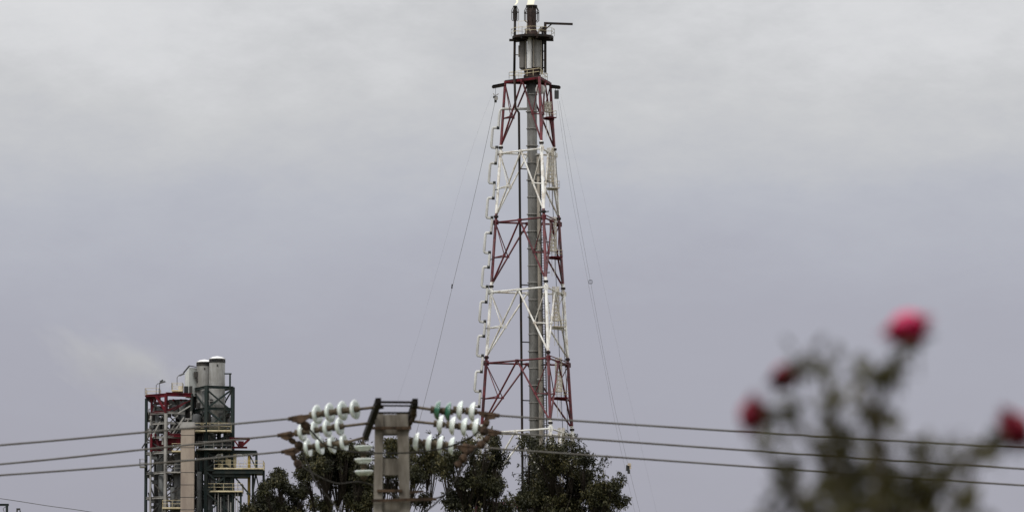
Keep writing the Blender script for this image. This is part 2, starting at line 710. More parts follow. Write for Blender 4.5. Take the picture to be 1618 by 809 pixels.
def rail(b, pts, h=1.0, r=.035, posts=True):
    for a_, c_ in zip(pts[:-1], pts[1:]):
        a_ = Vector(a_); c_ = Vector(c_)
        for hh in (h, h * .5):
            b.tube(a_ + Vector((0, 0, hh)), c_ + Vector((0, 0, hh)), r, n=4)
        m_ = max(1, int((c_ - a_).length / 1.3))
        for i in range(m_ + 1):
            p = a_.lerp(c_, i / m_)
            b.tube(p, p + Vector((0, 0, h)), r, n=4)


def ring_pts(c, r, n, z=None):
    return [Vector((c.x + r * cos(2 * pi * i / n), c.y + r * sin(2 * pi * i / n), c.z if z is None else z)) for i in range(n + 1)]


for i in range(0, 7):
    y0, y1 = LV[i], LV[i + 1]
    pm = y0 + 56
    a1 = 29 + (pm - 240) * .03
    c = off(pm, a1, .6)
    pl = MB()
    wdt = 1.7 + .12 * i
    pl.box(c, (wdt, 1.9, .16), .45)
    pl.box(c - Vector((0, 0, .22)), (wdt, .2, .26), .45)
    po = pl.build('rest_platform', M['red'] if i % 2 == 0 else M['white'], tower)
    rl = MB()
    mt = Matrix.Rotation(.45, 3, 'Z')
    cs = [c + mt @ Vector((sx * wdt / 2, sy * .93, .08)) for sx, sy in ((-1, -1), (1, -1), (1, 1), (-1, 1), (-1, -1))]
    rail(rl, cs, 1.0, .03)
    rl.build('handrail', M['cream'], po)
    # caged ladder: from this platform up to above the next level
    top = off(y0 - 8 if i else y0 + 30, a1 - 2, .9)
    bot = off(pm, a1 - 2, .9)
    cg = MB()
    m_ = 14
    for k in range(m_):
        t = 2 * pi * k / m_
        o_ = Vector((.52 * cos(t), .52 * sin(t), 0))
        cg.tube(bot + o_ + Vector((0, 0, 1.0)), top + o_, .07, n=4, cap=False)
    zz = bot.z + 1.0
    while zz < top.z:
        f_ = (zz - bot.z) / (top.z - bot.z)
        q = bot.lerp(top, f_)
        cg.tube(q - Vector((0, 0, .07)), q + Vector((0, 0, .07)), .54, n=12, cap=False)
        zz += .62
    cg.tube(bot + Vector((-.22, 0, -3)), top + Vector((-.22, 0, 0)), .05, n=4)
    cg.tube(bot + Vector((.22, 0, -3)), top + Vector((.22, 0, 0)), .05, n=4)
    cg.build('ladder_cage', M['tan'], po)
# thin conduit lines on the right side
cd = MB()
for dx, dy in ((37, .3), (29, 1.6)):
    pts = []
    for j, py in enumerate(range(240, 830, 26)):
        pts.append(off(py, dx + (py - 240) * .035 + (1.2 if j % 4 == 2 else 0), dy))
    cd.path(pts, .05, n=5)
build_each(cd, 'conduit', M['dark'], tower)

# crown deck
dk = MB()
c = tcenter(127)
cs = [corner(k, 127, 1.02) for k in (0, 1, 2)]
dk.v += [tuple(p + Vector((0, 0, -.12))) for p in cs] + [tuple(p + Vector((0, 0, .12))) for p in cs]
dk.f += [(2, 1, 0), (3, 4, 5), (0, 1, 4, 3), (1, 2, 5, 4), (2, 0, 3, 5)]
deck = dk.build('crown_deck', M['dark'], tower)
eb = MB()
for a_, c_ in ((0, 1), (1, 2), (2, 0)):
    eb.beam(corner(a_, 129, 1.03), corner(c_, 129, 1.03), .22, .34)
eb.build('edge_beam', M['red'], deck)
rl = MB()
rail(rl, [corner(2, 124, .86), corner(0, 124, 1.0), corner(1, 124, .86), corner(2, 124, .86)], 1.05, .045)
rl.build('handrail', M['cream'], deck)
for side in (-1, 1):
    og = MB()
    if side < 0:
        a_ = corner(2, 132); b_ = P(779, 137, DT + 1)
    else:
        a_ = corner(1, 132); b_ = P(884, 138, DT + 3)
    og.ibeam(a_, b_, .5, .42)
    og.ibeam(a_ + Vector((0, 1.0, 0)), b_ + Vector((0, 1.0, 0)), .3, .42)
    og.tube(b_, b_ + Vector((0, 1.0, 0)), .2, n=8)
    og.build('outrigger', M['black'], tower)

# tip assembly: upper deck, drums, burner, pilot, davit


def T_(px, py, dy=0):
    p = P(px, py, DT)
    return Vector((p.x, DT + dy, p.z))


ud = MB()
c = T_(842, 60, 0)
ud.lathe([(0.0, -.18), (3.3, -.18), (3.3, .18), (0.0, .18)], c, n=24)
for t in range(8):
    a_ = t * pi / 4 + .2
    d_ = Vector((cos(a_), sin(a_), 0))
    ud.beam(c + d_ * .8 - Vector((0, 0, .35)), c + d_ * 3.35 - Vector((0, 0, .35)), .2, .3)
ud.box(T_(811, 64, 0), (1.3, 1.2, .25))
upd = ud.build('upper_deck', M['black'], tower)
rl = MB()
rail(rl, ring_pts(c + Vector((0, 0, .2)), 3.45, 12), 1.15, .035)
rail(rl, [T_(819, 57, -.8), T_(832, 57, -1.4)], 2.2, .03)
rl.build('handrail', M['cream'], upd)
# lower drums
for px, r, y0, y1, dy, mat, nm in ((826.5, .62, 66, 107, .6, 'pipedark', 'knockout_drum'), (849, .92, 64, 107, .3, 'drumgrey', 'molecular_seal'),
                                   (836.5, .36, 60, 110, -1.0, 'lightpipe', 'riser_pipe')):
    b = MB()
    a_, c_ = T_(px, y1, dy), T_(px, y0, dy)
    hh = c_.z - a_.z
    b.lathe([(0, -.35 if r > .5 else 0), (r * .6, -.28 if r > .5 else 0), (r, 0), (r, hh * .55), (r * 1.05, hh * .55), (r * 1.05, hh * .58), (r, hh * .58), (r, hh), (r * .5, hh + .2), (0, hh + .2)], a_, n=20)
    b.build(nm, M[mat], tower, False)
b = MB()
for yy, r in ((112, 1.35), (117, 1.05), (121, 1.4)):
    a_ = T_(841, yy + 2)
    b.lathe([(0, 0), (r, 0), (r, .35), (0, .35)], a_, n=20)
b.tube(T_(841, 125), T_(841, 108), .85, n=16)
for t in range(10):
    a_ = t * pi / 5
    b.box(T_(841, 115.5) + Vector((1.1 * cos(a_), 1.1 * sin(a_), 0)), (.3, .3, .5), a_)
b.build('gimbal_collar', M['rustsoot'], tower)
# burner tip with wind fence
b = MB()
a_ = T_(840, 60, 0)
h1 = T_(840, 39).z - a_.z
h2 = T_(840, 12).z - a_.z
b.lathe([(1.25, 0), (1.2, h1 * .3), (.78, h1 * .55), (.74, h1), (.74, h2), (.66, h2), (.66, h2 - .8)], a_, n=20)
burner = b.build('burner_tip', M['rustsoot'], tower, True)
b = MB()
for t in range(8):
    an = t * pi / 4 + .15
    d_ = Vector((cos(an), sin(an), 0))
    z0 = T_(840, 36); z1 = T_(840, 18); z2 = T_(840, 11.5)
    b.path([z0 + d_ * .85, z0 + d_ * 1.16 + Vector((0, 0, .3)), z1 + d_ * 1.16, z2 + d_ * .82], .07, n=5)
for yy, rr in ((21, 1.17),):
    p = ring_pts(T_(840, yy), rr, 16)
    b.path(p, .07, n=5)
zt = T_(840, 12)
b.lathe([(.7, 0), (.92, 0), (.92, .28), (.7, .28)], zt, n=20)
b.build('wind_fence', M['black'], burner)
b = MB()
b.tube(T_(812.5, 126, 0), T_(814, 11, 0), .2, .2, n=8)
pil = b.build('pilot_pipe', M['black'], tower, True)
b = MB()
for t in range(6):
    an = t * pi / 3 + .1
    d_ = Vector((cos(an), sin(an), 0))
    b.path([T_(814, 34) + d_ * .3, T_(814, 32) + d_ * .56, T_(814, 17) + d_ * .56, T_(814, 11) + d_ * .25], .05, n=5)
b.path(ring_pts(T_(814, 20), .57, 12), .05, n=5)
b.lathe([(.1, 0), (.34, 0), (.34, .2), (.1, .2)], T_(814, 12), n=10)
b.build('wind_fence', M['black'], pil)
b = MB()
b.beam(T_(861.5, 116, -.5), T_(861.5, 36.5, -.5), .42, .5)
b.tube(T_(857, 116, -.2), T_(857, 45, -.2), .16, n=6)
b.beam(T_(860, 38, -.5), T_(905, 39.5, -.5), .3, .34)
b.beam(T_(862, 47.5, -.5), T_(872, 39, -.5), .18)
for yy in (48, 58, 70, 82, 96, 108):
    b.tube(T_(857, yy, -.2), T_(862, yy, -.5), .1, n=5)
b.box(T_(856, 47, -.1), (.6, .6, .7))
b.build('davit_crane', M['black'], tower)
# misc pipes among the drums
b = MB()
for px, y0, y1, dy in ((831, 60, 112, -.2), (843, 62, 108, -1.1), (855, 66, 120, -1.0), (820, 72, 90, .4)):
    b.tube(T_(px, y1, dy), T_(px, y0, dy), .11, n=6)
b.tube(T_(813, 87, 0), T_(822, 87, .3), .08, n=5)
b.path([T_(832, 58, -1), T_(830, 48, -1), T_(836, 47, -1), T_(838, 52, -1)], .14, n=6)
b.path([T_(850, 58, -1), T_(852, 48, -1), T_(857, 46, -1)], .14, n=6)
build_each(b, 'service_pipe', M['tanpipe'], tower)
# winch drum at upper right
b = MB()
b.lathe([(0, -.4), (.75, -.4), (.75, -.3), (.35, -.3), (.35, .3), (.75, .3), (.75, .4), (0, .4)], T_(854, 146, -3.2), axis=(.3, 1, .1), n=16)
b.build('winch_drum', M['pipegrey'], tower)

# flame
fm, t, b_ = new_mat('flame')
b_.inputs['Base Color'].default_value = (0, 0, 0, 1)
lw = t.nodes.new('ShaderNodeLayerWeight'); lw.inputs['Blend'].default_value = .62
em = t.nodes.new('ShaderNodeEmission'); em.inputs['Strength'].default_value = 1.15
em.inputs['Color'].default_value = (1.0, .95, .74, 1)
tr = t.nodes.new('ShaderNodeBsdfTransparent')
mx = t.nodes.new('ShaderNodeMixShader')
t.links.new(lw.outputs['Facing'], mx.inputs[0])
t.links.new(em.outputs[0], mx.inputs[1]); t.links.new(tr.outputs[0], mx.inputs[2])
t.links.new(mx.outputs[0], t.nodes['Material Output'].inputs['Surface'])


def flame(px, py, h, r, lean, label):
    b = MB()
    prof = []
    m_ = 18
    o = T_(px, py)
    nn = 20
    for j in range(m_ + 1):
        s = j / m_
        rr = r * (.75 + .9 * s) * (1 - s) ** .6 + .01
        for k in range(nn):
            a = 2 * pi * k / nn
            wob = 1 + .35 * noise.noise(Vector((cos(a) * 1.5, sin(a) * 1.5, s * 4 + px)))
            b.v.append((o.x + rr * wob * cos(a) + lean * s * s * h + .3 * sin(s * 7), o.y + rr * wob * sin(a), o.z + s * h))
    for j in range(m_):
        for k in range(nn):
            b.f.append((j * nn + k, j * nn + (k + 1) % nn, (j + 1) * nn + (k + 1) % nn, (j + 1) * nn + k))
    f = b.build('flame', fm, None, True, base=o)
    tag(f, label, 'flame')


flame(838, 9.0, 9.0, .72, .30, 'large yellow white flame burning on the main burner tip')
flame(814, 8.0, 2.2, .18, .3, 'small pale flame on the slim pilot pipe left of the main burner')

# ------------------------------------------------------------------ hoist cables and their blocks


def cable(pts, r, label, name='guy_cable', group=None, mat='cable', sub=6, cat='cable'):
    pp = [Vector(p) for p in pts]
    res = []
    for i in range(len(pp) - 1):
        p0 = pp[max(i - 1, 0)]; p1 = pp[i]; p2 = pp[i + 1]; p3 = pp[min(i + 2, len(pp) - 1)]
        for s in range(sub):
            t = s / sub
            res.append(.5 * ((2 * p1) + (p2 - p0) * t + (2 * p0 - 5 * p1 + 4 * p2 - p3) * t * t + (3 * p1 - p0 - 3 * p2 + p3) * t ** 3))
    res.append(pp[-1])
    b = MB()
    b.path(res, r, n=6)
    o = b.build(name, M[mat], None, True, base=pp[0])
    return tag(o, label, cat, group)


def TC(px, py, dy):
    return P(px, py, DT + dy)


cable([TC(782, 162, 1), TC(752, 300, -2), TC(715, 452, -5), TC(668, 645, -9), TC(560, 1050, -16), TC(470, 1337, -20)], .031,
      'dark steel cable slanting from the left outrigger of the flare tower to the ground', group='hoist cables of the flare tower')
cable([TC(781, 140, 2), TC(741, 250, 8), TC(690, 430, 18), TC(636, 610, 28), TC(520, 950, 40), TC(380, 1330, 50)], .006,
      'faintest thin cable on the left, falling farther out than the dark one', group='hoist cables of the flare tower')
cable([TC(884, 160, 3), TC(905, 290, 1), TC(933, 445, -1), TC(962, 600, -3), TC(991, 728, -5), TC(1085, 1100, -9), TC(1145, 1337, -12)], .018,
      'cable on the right of the flare tower passing through the small square block', group='hoist cables of the flare tower')
cable([TC(881, 160, 3), TC(900, 290, 2), TC(929, 445, 1), TC(957, 590, 0), TC(985, 728, -1), TC(1070, 1100, -4), TC(1130, 1337, -8)], .013,
      'cable on the right of the flare tower just inside the one with the square block', group='hoist cables of the flare tower')
cable([TC(886, 150, 4), TC(920, 300, 10), TC(958, 470, 18), TC(1000, 650, 28), TC(1080, 980, 40), TC(1180, 1332, 50)], .006,
      'faint outermost cable on the right side of the flare tower', group='hoist cables of the flare tower')

b0 = thing('pulley_block', 'small dark pulley block hanging under the left outrigger of the flare tower', 'pulley', TC(783, 162, 1))
b = MB()
b.box(TC(783, 158, 1), (.35, .25, .9), .3); b.box(TC(781.5, 154, 1), (.5, .2, .35)); b.box(TC(784.5, 155, 1), (.4, .2, .5))
b.tube(TC(783, 139, 1), TC(783, 155, 1), .04, n=4)
b.build('block', M['dark'], b0)
b = MB(); b.path([TC(779.5, 148, 1), TC(781, 151, 1), TC(784, 151, 1), TC(787.5, 148.5, 1)], .08, n=5)
b.lathe([(.0, -.1), (.3, -.1), (.22, 0), (.3, .1), (0, .1)], TC(784, 156, .8), axis=(0, 1, 0), n=12)
b.build('sheave', M['palegrey'], b0)
b0 = thing('hanging_basket', 'grey service box hanging under the right outrigger of the flare tower', 'box', TC(879, 157, 3))
b = MB()
b.box(TC(879.5, 150, 3), (.62, .5, 1.35), .2)
b.build('box_body', M['midgrey'], b0)
b = MB(); b.tube(TC(877.5, 139, 3), TC(877.5, 144, 3), .06, n=4); b.tube(TC(881.5, 139, 3), TC(881.5, 144, 3), .06, n=4)
build_each(b, 'hanger', M['black'], b0)
b0 = thing('cable_spacer', 'small square frame strung on the right hand cable of the tower', 'cable block', TC(933, 447, -1))
b = MB()
q = [TC(930.5, 443, -1.1), TC(935.5, 443, -1.1), TC(935.5, 448, -1.1), TC(930.5, 448, -1.1), TC(930.5, 443, -1.1)]
for a_, c_ in zip(q[:-1], q[1:]):
    b.beam(a_, c_, .09)
b.build('frame', M['dark'], b0)
b0 = thing('counterweight', 'white topped dark weight hanging on the cable right of the trees', 'weight', TC(993, 748, -5))
b = MB(); b.box(TC(994.5, 733.5, -5.2), (.55, .4, .4)); b.box(TC(996, 737, -5.2), (.25, .3, .7))
b.build('cap', M['white'], b0)
b = MB(); b.box(TC(992, 739, -5), (.5, .4, .9), .2); b.box(TC(993.5, 745, -5), (.4, .35, .6), .1)
b.build('weight_body', M['dark'], b0)
b0 = tag(MB().tube(TC(714.6, 449, -5.05), TC(713.8, 456, -5.05), .11, n=6).build('cable_clamp', M['dark'], None, base=TC(714, 453, -5.05)),
         'small clamp halfway down the dark left cable of the tower', 'clamp')

# ------------------------------------------------------------------ process structure (left)
DP = 900.0


def fourcols(pts_, py0, py1, b, wd):
    for px, dy in pts_:
        b.ibeam(W(px, py1, dy), W(px, py0, dy), wd, wd)


GY = W(0, GROUND_PY).z * 0
root = thing('process_structure', 'open steel refinery structure of dark green and red frames left of the trees', 'refinery unit',
             (W(300, 700).x, DP + 3, 0))


def col_down(px, dy, py_top, wd, mat, parent=root, name='column'):
    b = MB()
    p = W(px, py_top, dy)
    b.ibeam(Vector((p.x, p.y, 0)), p, wd, wd)
    return b.build(name, mat, parent)


def hb(b, A, B, py, wd=.3, hh=.4):
    b.ibeam(W(A[0], py, A[1]), W(B[0], py, B[1]), wd, hh)


def xb(b, A, B, y0, y1, wd=.2, kind='x'):
    if kind in 'x\\':
        b.beam(W(A[0], y0, A[1]), W(B[0], y1, B[1]), wd)
    if kind in 'x/':
        b.beam(W(A[0], y1, A[1]), W(B[0], y0, B[1]), wd)


def mid(A, B, t=.5):
    return (A[0] + (B[0] - A[0]) * t, A[1] + (B[1] - A[1]) * t)


NC, LC, RC, BC = (326, 0), (301.5, 6), (366.5, 1.7), (342, 7.7)
RM = mid(NC, RC, .70)
BM = mid(LC, BC, .5)
lev_g = [611, 645, 678, 712, 741, 776, 812, 850, 890, 930, 970, 1010, 1060, 1110, 1160, 1210, 1260, 1310]
for c_ in (NC, LC, RC, BC):
    col_down(c_[0], c_[1], 610, .52, M['green'])
b = MB(); b.ibeam(W(RM[0], 850, RM[1]), W(RM[0], 640, RM[1]), .25); b.build('column', M['green'], root)
for j, py in enumerate(lev_g):
    b = MB()
    for a_, c_ in ((NC, LC), (NC, RC), (LC, BC), (RC, BC)):
        hb(b, a_, c_, py, .3, .45)
    build_each(b, 'floor_beam', M['green'], root)
for j in range(len(lev_g) - 1):
    y0, y1 = lev_g[j], lev_g[j + 1]
    b = MB()
    xb(b, NC, RC, y0 + 2, y1, .28, '/' if j % 2 == 0 else '\\')
    xb(b, NC, mid(NC, RC, .85), y0 + 4, y1 - 1, .22, '\\' if j % 2 == 0 else '/')
    xb(b, LC, NC, y0 + 2, y1, .18, '/' if j % 2 else '\\')
    xb(b, RC, BC, y0 + 2, y1, .18, '\\')
    xb(b, LC, BC, y0 + 2, y1, .18, 'x')
    build_each(b, 'cross_brace', M['green'], root)
# lamp/gantry at the upper right corner of the frame
b = MB(); b.beam(W(362.5, 611, 1), W(362.5, 589.5, 1), .28); b.beam(W(353.5, 589.5, 1), W(365, 589.5, 1), .26, .2)
b.build('gantry_post', M['green'], root)

# left red-topped bay
RL, RN, RR = (229, 3), (262, 0), (301.5, 2.0)
RB1, RB2 = (240, 9), (285, 10)
for c_, mt, wd, yt in ((RL, 'green', .38, 627), (RR, 'green', .35, 620), (RB1, 'dark', .3, 627), (RB2, 'dark', .3, 625)):
    col_down(c_[0], c_[1], yt, wd, M[mt])
b = MB(); b.ibeam(W(262, 652, 0), W(262, 621, 0), .42); b.build('red_column', M['red'], root)
b = MB(); p = W(262, 653, -.1); b.ibeam(Vector((p.x, p.y, 0)), p, .45, .45); b.build('grey_column', M['palegrey'], root)
b = MB(); p = W(237, 655, 2); b.ibeam(Vector((p.x, p.y, 0)), p, .26, .26); b.build('grey_column', M['palegrey'], root)
b = MB()
hb(b, RL, RN, 624, .35, .6); hb(b, RN, RR, 622.5, .35, .6); hb(b, RB1, RB2, 630, .3, .5); hb(b, RL, RB1, 626, .3, .5)
for k in range(5):
    b.beam(W(236 + k * 12, 630, 2), W(243 + k * 12, 630, 8.5), .2, .3)
hb(b, (237, 2), RN, 650, .25, .35)
b.beam(W(262, 650, 0), W(245, 624, 1.2), .3); b.beam(W(262, 650, 0), W(256, 640, .5), .2)
b.beam(W(237, 650, 2), W(246, 626, 2), .22); b.beam(W(250, 626, 2), W(258, 650, 1), .2)
b.beam(W(262, 650, 0), W(300, 630, 2), .22); b.beam(W(274, 648, .5), W(292, 634, 1.5), .18)
b.ibeam(W(238, 655, 2.2), W(238, 628, 2.2), .3)
build_each(b, 'red_beam', M['red'], root)
b = MB()
for py in (652, 668, 690):
    hb(b, (236, 2.2), RN, py, .25, .3)
    hb(b, RN, (291 if py < 660 else 288, 1.5), py - .5, .25, .34)
b.beam(W(238, 656, 2), W(232, 690, 2), .16)
for (x0, y0, x1, y1) in ((240, 690, 256, 656), (268, 690, 290, 658), (262, 672, 280, 655), (275, 655, 300, 640), (263, 690, 276, 668), (282, 690, 297, 662)):
    b.beam(W(x0, y0, 1), W(x1, y1, 1), .2)
build_each(b, 'grey_beam', M['palegrey'], root)
b = MB()
for py in (714, 746, 785, 820, 860, 905, 950, 1000, 1060, 1120, 1180, 1250):
    hb(b, RL, RN, py, .28, .36); hb(b, RN, RR, py, .28, .36); hb(b, RL, RB1, py); hb(b, RB1, RB2, py); hb(b, RR, RB2, py)
build_each(b, 'floor_beam', M['palegrey'], root)
b = MB()
for j, (y0, y1) in enumerate(((628, 652), (652, 690), (690, 714), (714, 746), (746, 785), (785, 820), (820, 860), (860, 905), (905, 950), (950, 1000), (1000, 1060))):
    xb(b, RL, RN, y0, y1, .16, '/' if j % 2 else '\\')
    xb(b, RB1, RB2, y0, y1, .18, 'x')
    xb(b, RN, RR, y0, y1, .15, '\\' if j % 2 else '/')
build_each(b, 'cross_brace', M['dark'], root)
b = MB()
b.box(W(255, 702, 3), (3.2, 2.0, 1.6)); b.beam(W(238, 684, 1.5), W(238, 712, 1.5), .35); b.beam(W(244, 684, 1.5), W(252, 714, 1.5), .3)
b.box(W(272, 694, 1.8), (2.7, 1.4, 1.3)); b.box(W(264, 686, .6), (.7, .3, 1.0)); hb(b, (262, .4), (300, 1), 687, .3, .5)
build_each(b, 'red_vessel_housing', M['red'], root)
# dense interior machinery: vessels, ducts, pipe runs (seeded)
rnd = random.Random(21)
b = MB()
for (x0, x1, y0, y1, dy, d_) in ((268, 298, 664, 690, 6, 3), (302, 322, 650, 700, 5, 2), (245, 258, 655, 680, 6, 2), (304, 318, 725, 740, 4, 3), (300, 312, 750, 772, 4, 2), (306, 322, 785, 800, 4, 2),
                                  (312, 338, 715, 745, 3.2, 3), (240, 258, 720, 809, 6, 2.5), (283, 300, 640, 662, 6, 3), (268, 284, 764, 809, 5, 2),
                                  (330, 362, 655, 672, 5, 2.4), (330, 362, 690, 702, 5, 2.4), (303, 325, 616, 640, 6.3, .6), (268, 297, 628, 646, 5, 3.5), (256, 288, 720, 730, 4, 4)):
    p0, p1 = W(x0, y1, dy), W(x1, y0, dy)
    b.box(((p0.x + p1.x) / 2, p0.y, (p0.z + p1.z) / 2), (p1.x - p0.x, d_, p1.z - p0.z), rnd.uniform(-.3, .5))
build_each(b, 'machinery_casing', M['dark'], root)
b = MB()
for (x, r, y0, y1, dy) in ((308, .9, 655, 680, 2.5), (336, .8, 658, 676, 3), (350, .55, 640, 676, 3.5), (252, .7, 716, 744, 3), (333, .5, 684, 712, 2.2), (315, .45, 745, 815, 1.5),
                           (247, .35, 655, 720, 2.5), (286, .5, 632, 690, 3), (321, .35, 615, 712, 3), (275, .5, 640, 655, 1.8), (255, .55, 750, 815, 2), (273, .4, 770, 815, .6)):
    a_, c_ = W(x, y1, dy), W(x, y0, dy)
    h = c_.z - a_.z
    b.lathe([(0, -.4 * r), (r * .7, -.25 * r), (r, 0), (r, h), (r * .7, h + .25 * r), (0, h + .4 * r)], a_, n=14)
build_each(b, 'vessel', M['midgrey'], root, True)
b = MB()
for i in range(46):
    x = rnd.uniform(232, 362); y = rnd.uniform(640, 806); dy = rnd.uniform(1, 6)
    if x < 300: pass
    pts_ = [W(x, y, dy)]
    for s in range(rnd.randint(2, 4)):
        if s % 2:
            x = min(364, max(231, x + rnd.uniform(-18, 18)))
        else:
            y = y + rnd.uniform(-16, 16)
        pts_.append(W(x, max(y, 632), dy))
    b.path(pts_, rnd.choice((.07, .1, .14, .2)), n=6)
build_each(b, 'process_pipe', M['palegrey'], root)
b = MB()
for i in range(60):
    x = rnd.uniform(232, 362); y = rnd.uniform(642, 806)
    p = W(x, y, rnd.uniform(.8, 5))
    b.box(p, (rnd.uniform(.2, .9), rnd.uniform(.3, .8), rnd.uniform(.2, .9)), rnd.uniform(0, 1))
build_each(b, 'equipment_box', M['midgrey'], root)
b = MB()
for i in range(30):
    x = rnd.uniform(232, 300); y = rnd.uniform(632, 806)
    p = W(x, y, rnd.uniform(.8, 4)); q = W(x + rnd.uniform(-9, 9), y + rnd.uniform(-9, 9), rnd.uniform(.8, 4))
    b.beam(p, q, .13)
build_each(b, 'angle_brace', M['palegrey'], root)
b = MB()
for i in range(98):
    x = rnd.uniform(232, 364); y = rnd.uniform(640, 809); dy = rnd.uniform(2, 6.5)
    k = rnd.random()
    if k < .4:
        b.box(W(x, y, dy), (rnd.uniform(.5, 1.6), rnd.uniform(.4, 1), rnd.uniform(.4, 1.6)), rnd.uniform(0, 1))
    elif k < .7:
        b.tube(W(x, y, dy), W(x, y + rnd.uniform(12, 40), dy), rnd.uniform(.12, .35), n=8)
    else:
        b.beam(W(x, y, dy), W(x + rnd.uniform(-14, 14), y + rnd.uniform(6, 18), dy), .2)
build_each(b, 'machinery_casing', M['dark'], root)
b = MB(); b.beam(W(273, 800, .4), W(288, 786, .4), .2)
p0, p1 = W(274, 809, 2), W(290, 716, 2)
b.box(((p0.x + p1.x) / 2, p0.y, (p0.z + p1.z) / 2), (p1.x - p0.x, 2.2, p1.z - p0.z), .1)
b.build('duct', M['midgrey'], root)
b = MB()
for (x0, y0, x1, y1) in ((274, 740, 290, 722), (272, 752, 290, 738), (272, 778, 290, 766), (268, 722, 290, 700)):
    b.beam(W(x0, y0, .3), W(x1, y1, .3), .3, .2)
build_each(b, 'stair_flight', M['dark'], root)


def platform(x0, x1, py, dy0, dy1, mat='cream', rail_mat='cream', h=1.1, thick=.22, nm='platform'):
    b = MB()
    p0, p1 = W(x0, py, dy0), W(x1, py, dy1)
    b.box(((p0.x + p1.x) / 2, (p0.y + p1.y) / 2, p0.z), (p1.x - p0.x, abs(dy1 - dy0), thick))
    o = b.build(nm, M[mat], root)
    r_ = MB()
    z = Vector((0, 0, thick / 2))
    cs = [Vector((p0.x, p0.y, p0.z)) + z, Vector((p1.x, p0.y, p0.z)) + z, Vector((p1.x, p1.y, p0.z)) + z, Vector((p0.x, p1.y, p0.z)) + z]
    rail(r_, cs + [cs[0]], h, .04)
    r_.build('handrail', M[rail_mat], o)
    return o


platform(307, 325, 681, -1.2, 2)
platform(328, 365, 681, -1.4, 1.6)
platform(310, 366, 710, -1.2, 2, mat='palegrey', rail_mat='palegrey')
platform(272, 288, 713, -1, 2)
platform(228, 250, 624.5, 1, 6, mat='red')
platform(270, 287, 616, 1.0, 4)
platform(258, 290, 803, -2, 2)
platform(220, 229, 736, 1, 3, rail_mat='palegrey', mat='palegrey')
platform(262, 290, 746, -.6, 1.5, rail_mat='palegrey', mat='palegrey')
b = MB(); b.box(W(279, 619, 3), (1.1, 1.5, .8)); b.box(W(282, 610, 5), (.7, .6, .9))
build_each(b, 'access_hatch', M['tan'], root)
# right-hand annex
b = MB()
hb(b, (309, 1), (404, 3), 713, .5, .75)
hb(b, (404, 3), (396, 8), 713, .3, .5)
b.ibeam(W(404, 738, 3), W(404, 712, 3), .3); b.ibeam(W(392.5, 738, 3.4), W(392.5, 716, 3.4), .3)
b.beam(W(393, 716, 3), W(403, 736, 3), .2)
b.box(W(375, 744.5, 3), (7.9, 5, .55)); b.box(W(365, 750, 3), (6, 4, .5), .05)
b.beam(W(352, 757, 2), W(400, 745, 2.5), .35)
b.beam(W(362, 742, 1.5), W(395, 781, 1.5), .26); b.beam(W(404, 744, 2), W(399, 778, 2), .24); b.beam(W(403, 744, 2), W(410, 775, 2), .2)
b.ibeam(W(416, 860, 2), W(416, 741, 2), .3); b.ibeam(W(399, 1349, 2.4), W(399, 741, 2.4), .3)
b.box(W(355, 779, 3), (5.4, 4, .3)); b.beam(W(366, 780, 1), W(380, 794, 1), .24)
b.ibeam(W(380.5, 1349, 1), W(380.5, 778, 1), .24); b.ibeam(W(368, 1349, 1), W(368, 778, 1), .2)
b.ibeam(W(318, 1349, 1.5), W(318, 712, 1.5), .45)
build_each(b, 'annex_beam', M['green'], root)
b = MB(); b.ibeam(W(392.5, 1349, 2.9), W(392.5, 718, 2.9), .36); b.build('yellow_post', M['yellow'], root)
platform(338, 416, 739.5, .2, 5.5)
platform(324, 383, 775.5, .2, 5.0)
b = MB()
b.box(W(358, 730, 2.5), (2.8, 2, 1.2)); b.box(W(354, 723, 2.5), (2, 1.6, .9)); b.box(W(366, 722, 2.5), (1.3, 1.6, 1.3)); b.box(W(350, 733, 2.2), (.6, 1.6, 1.4))
build_each(b, 'pump_unit', M['beige'], root)
b = MB(); b.path([W(338, 738, 1), W(338, 724, 1), W(343, 717.5, 1), W(352, 716, 1)], .13, n=6)
b.path([W(382, 738, 1.5), W(386, 730, 1.5), W(386, 722, 1.5), W(381, 717, 1.5), W(372, 716, 1.5)], .06, n=6)
build_each(b, 'arched_pipe', M['silotop'], root, True)
b = MB(); b.ibeam(W(363, 693, -.5), W(395, 693, -.5), .4, .38); b.ibeam(W(368, 707, -.5), W(391, 707, -.5), .34, .3)
b.beam(W(394, 694, -.5), W(380, 707, -.5), .34); b.beam(W(370, 695, -.5), W(378, 706, -.5), .22); b.box(W(381, 701, -.5), (.8, .4, .8), .4)
build_each(b, 'hoist_bracket', M['red'], root)
b = MB()
for (x, r, y0, y1, dy) in ((356, 1.0, 742, 775, 3), (352, 1.15, 779, 1349, 3), (334, .6, 745, 775, 2.6), (330, .5, 780, 1349, 2)):
    a_, c_ = W(x, y1, dy), W(x, y0, dy)
    a_.z = max(a_.z, 0)
    h = c_.z - a_.z
    b.lathe([(0, 0), (r, 0), (r, h * .3), (r * 1.1, h * .3), (r * 1.1, h * .34), (r, h * .34), (r, h), (0, h)], a_, n=18)
build_each(b, 'column_vessel', M['midgrey'], root, True)
b = MB()
for x in (340, 345, 349, 361, 365, 372, 376):
    b.tube(W(x, 840, .6), W(x, rnd.uniform(748, 800), .6), .07, n=5)
build_each(b, 'vent_pipe', M['palegrey'], root)

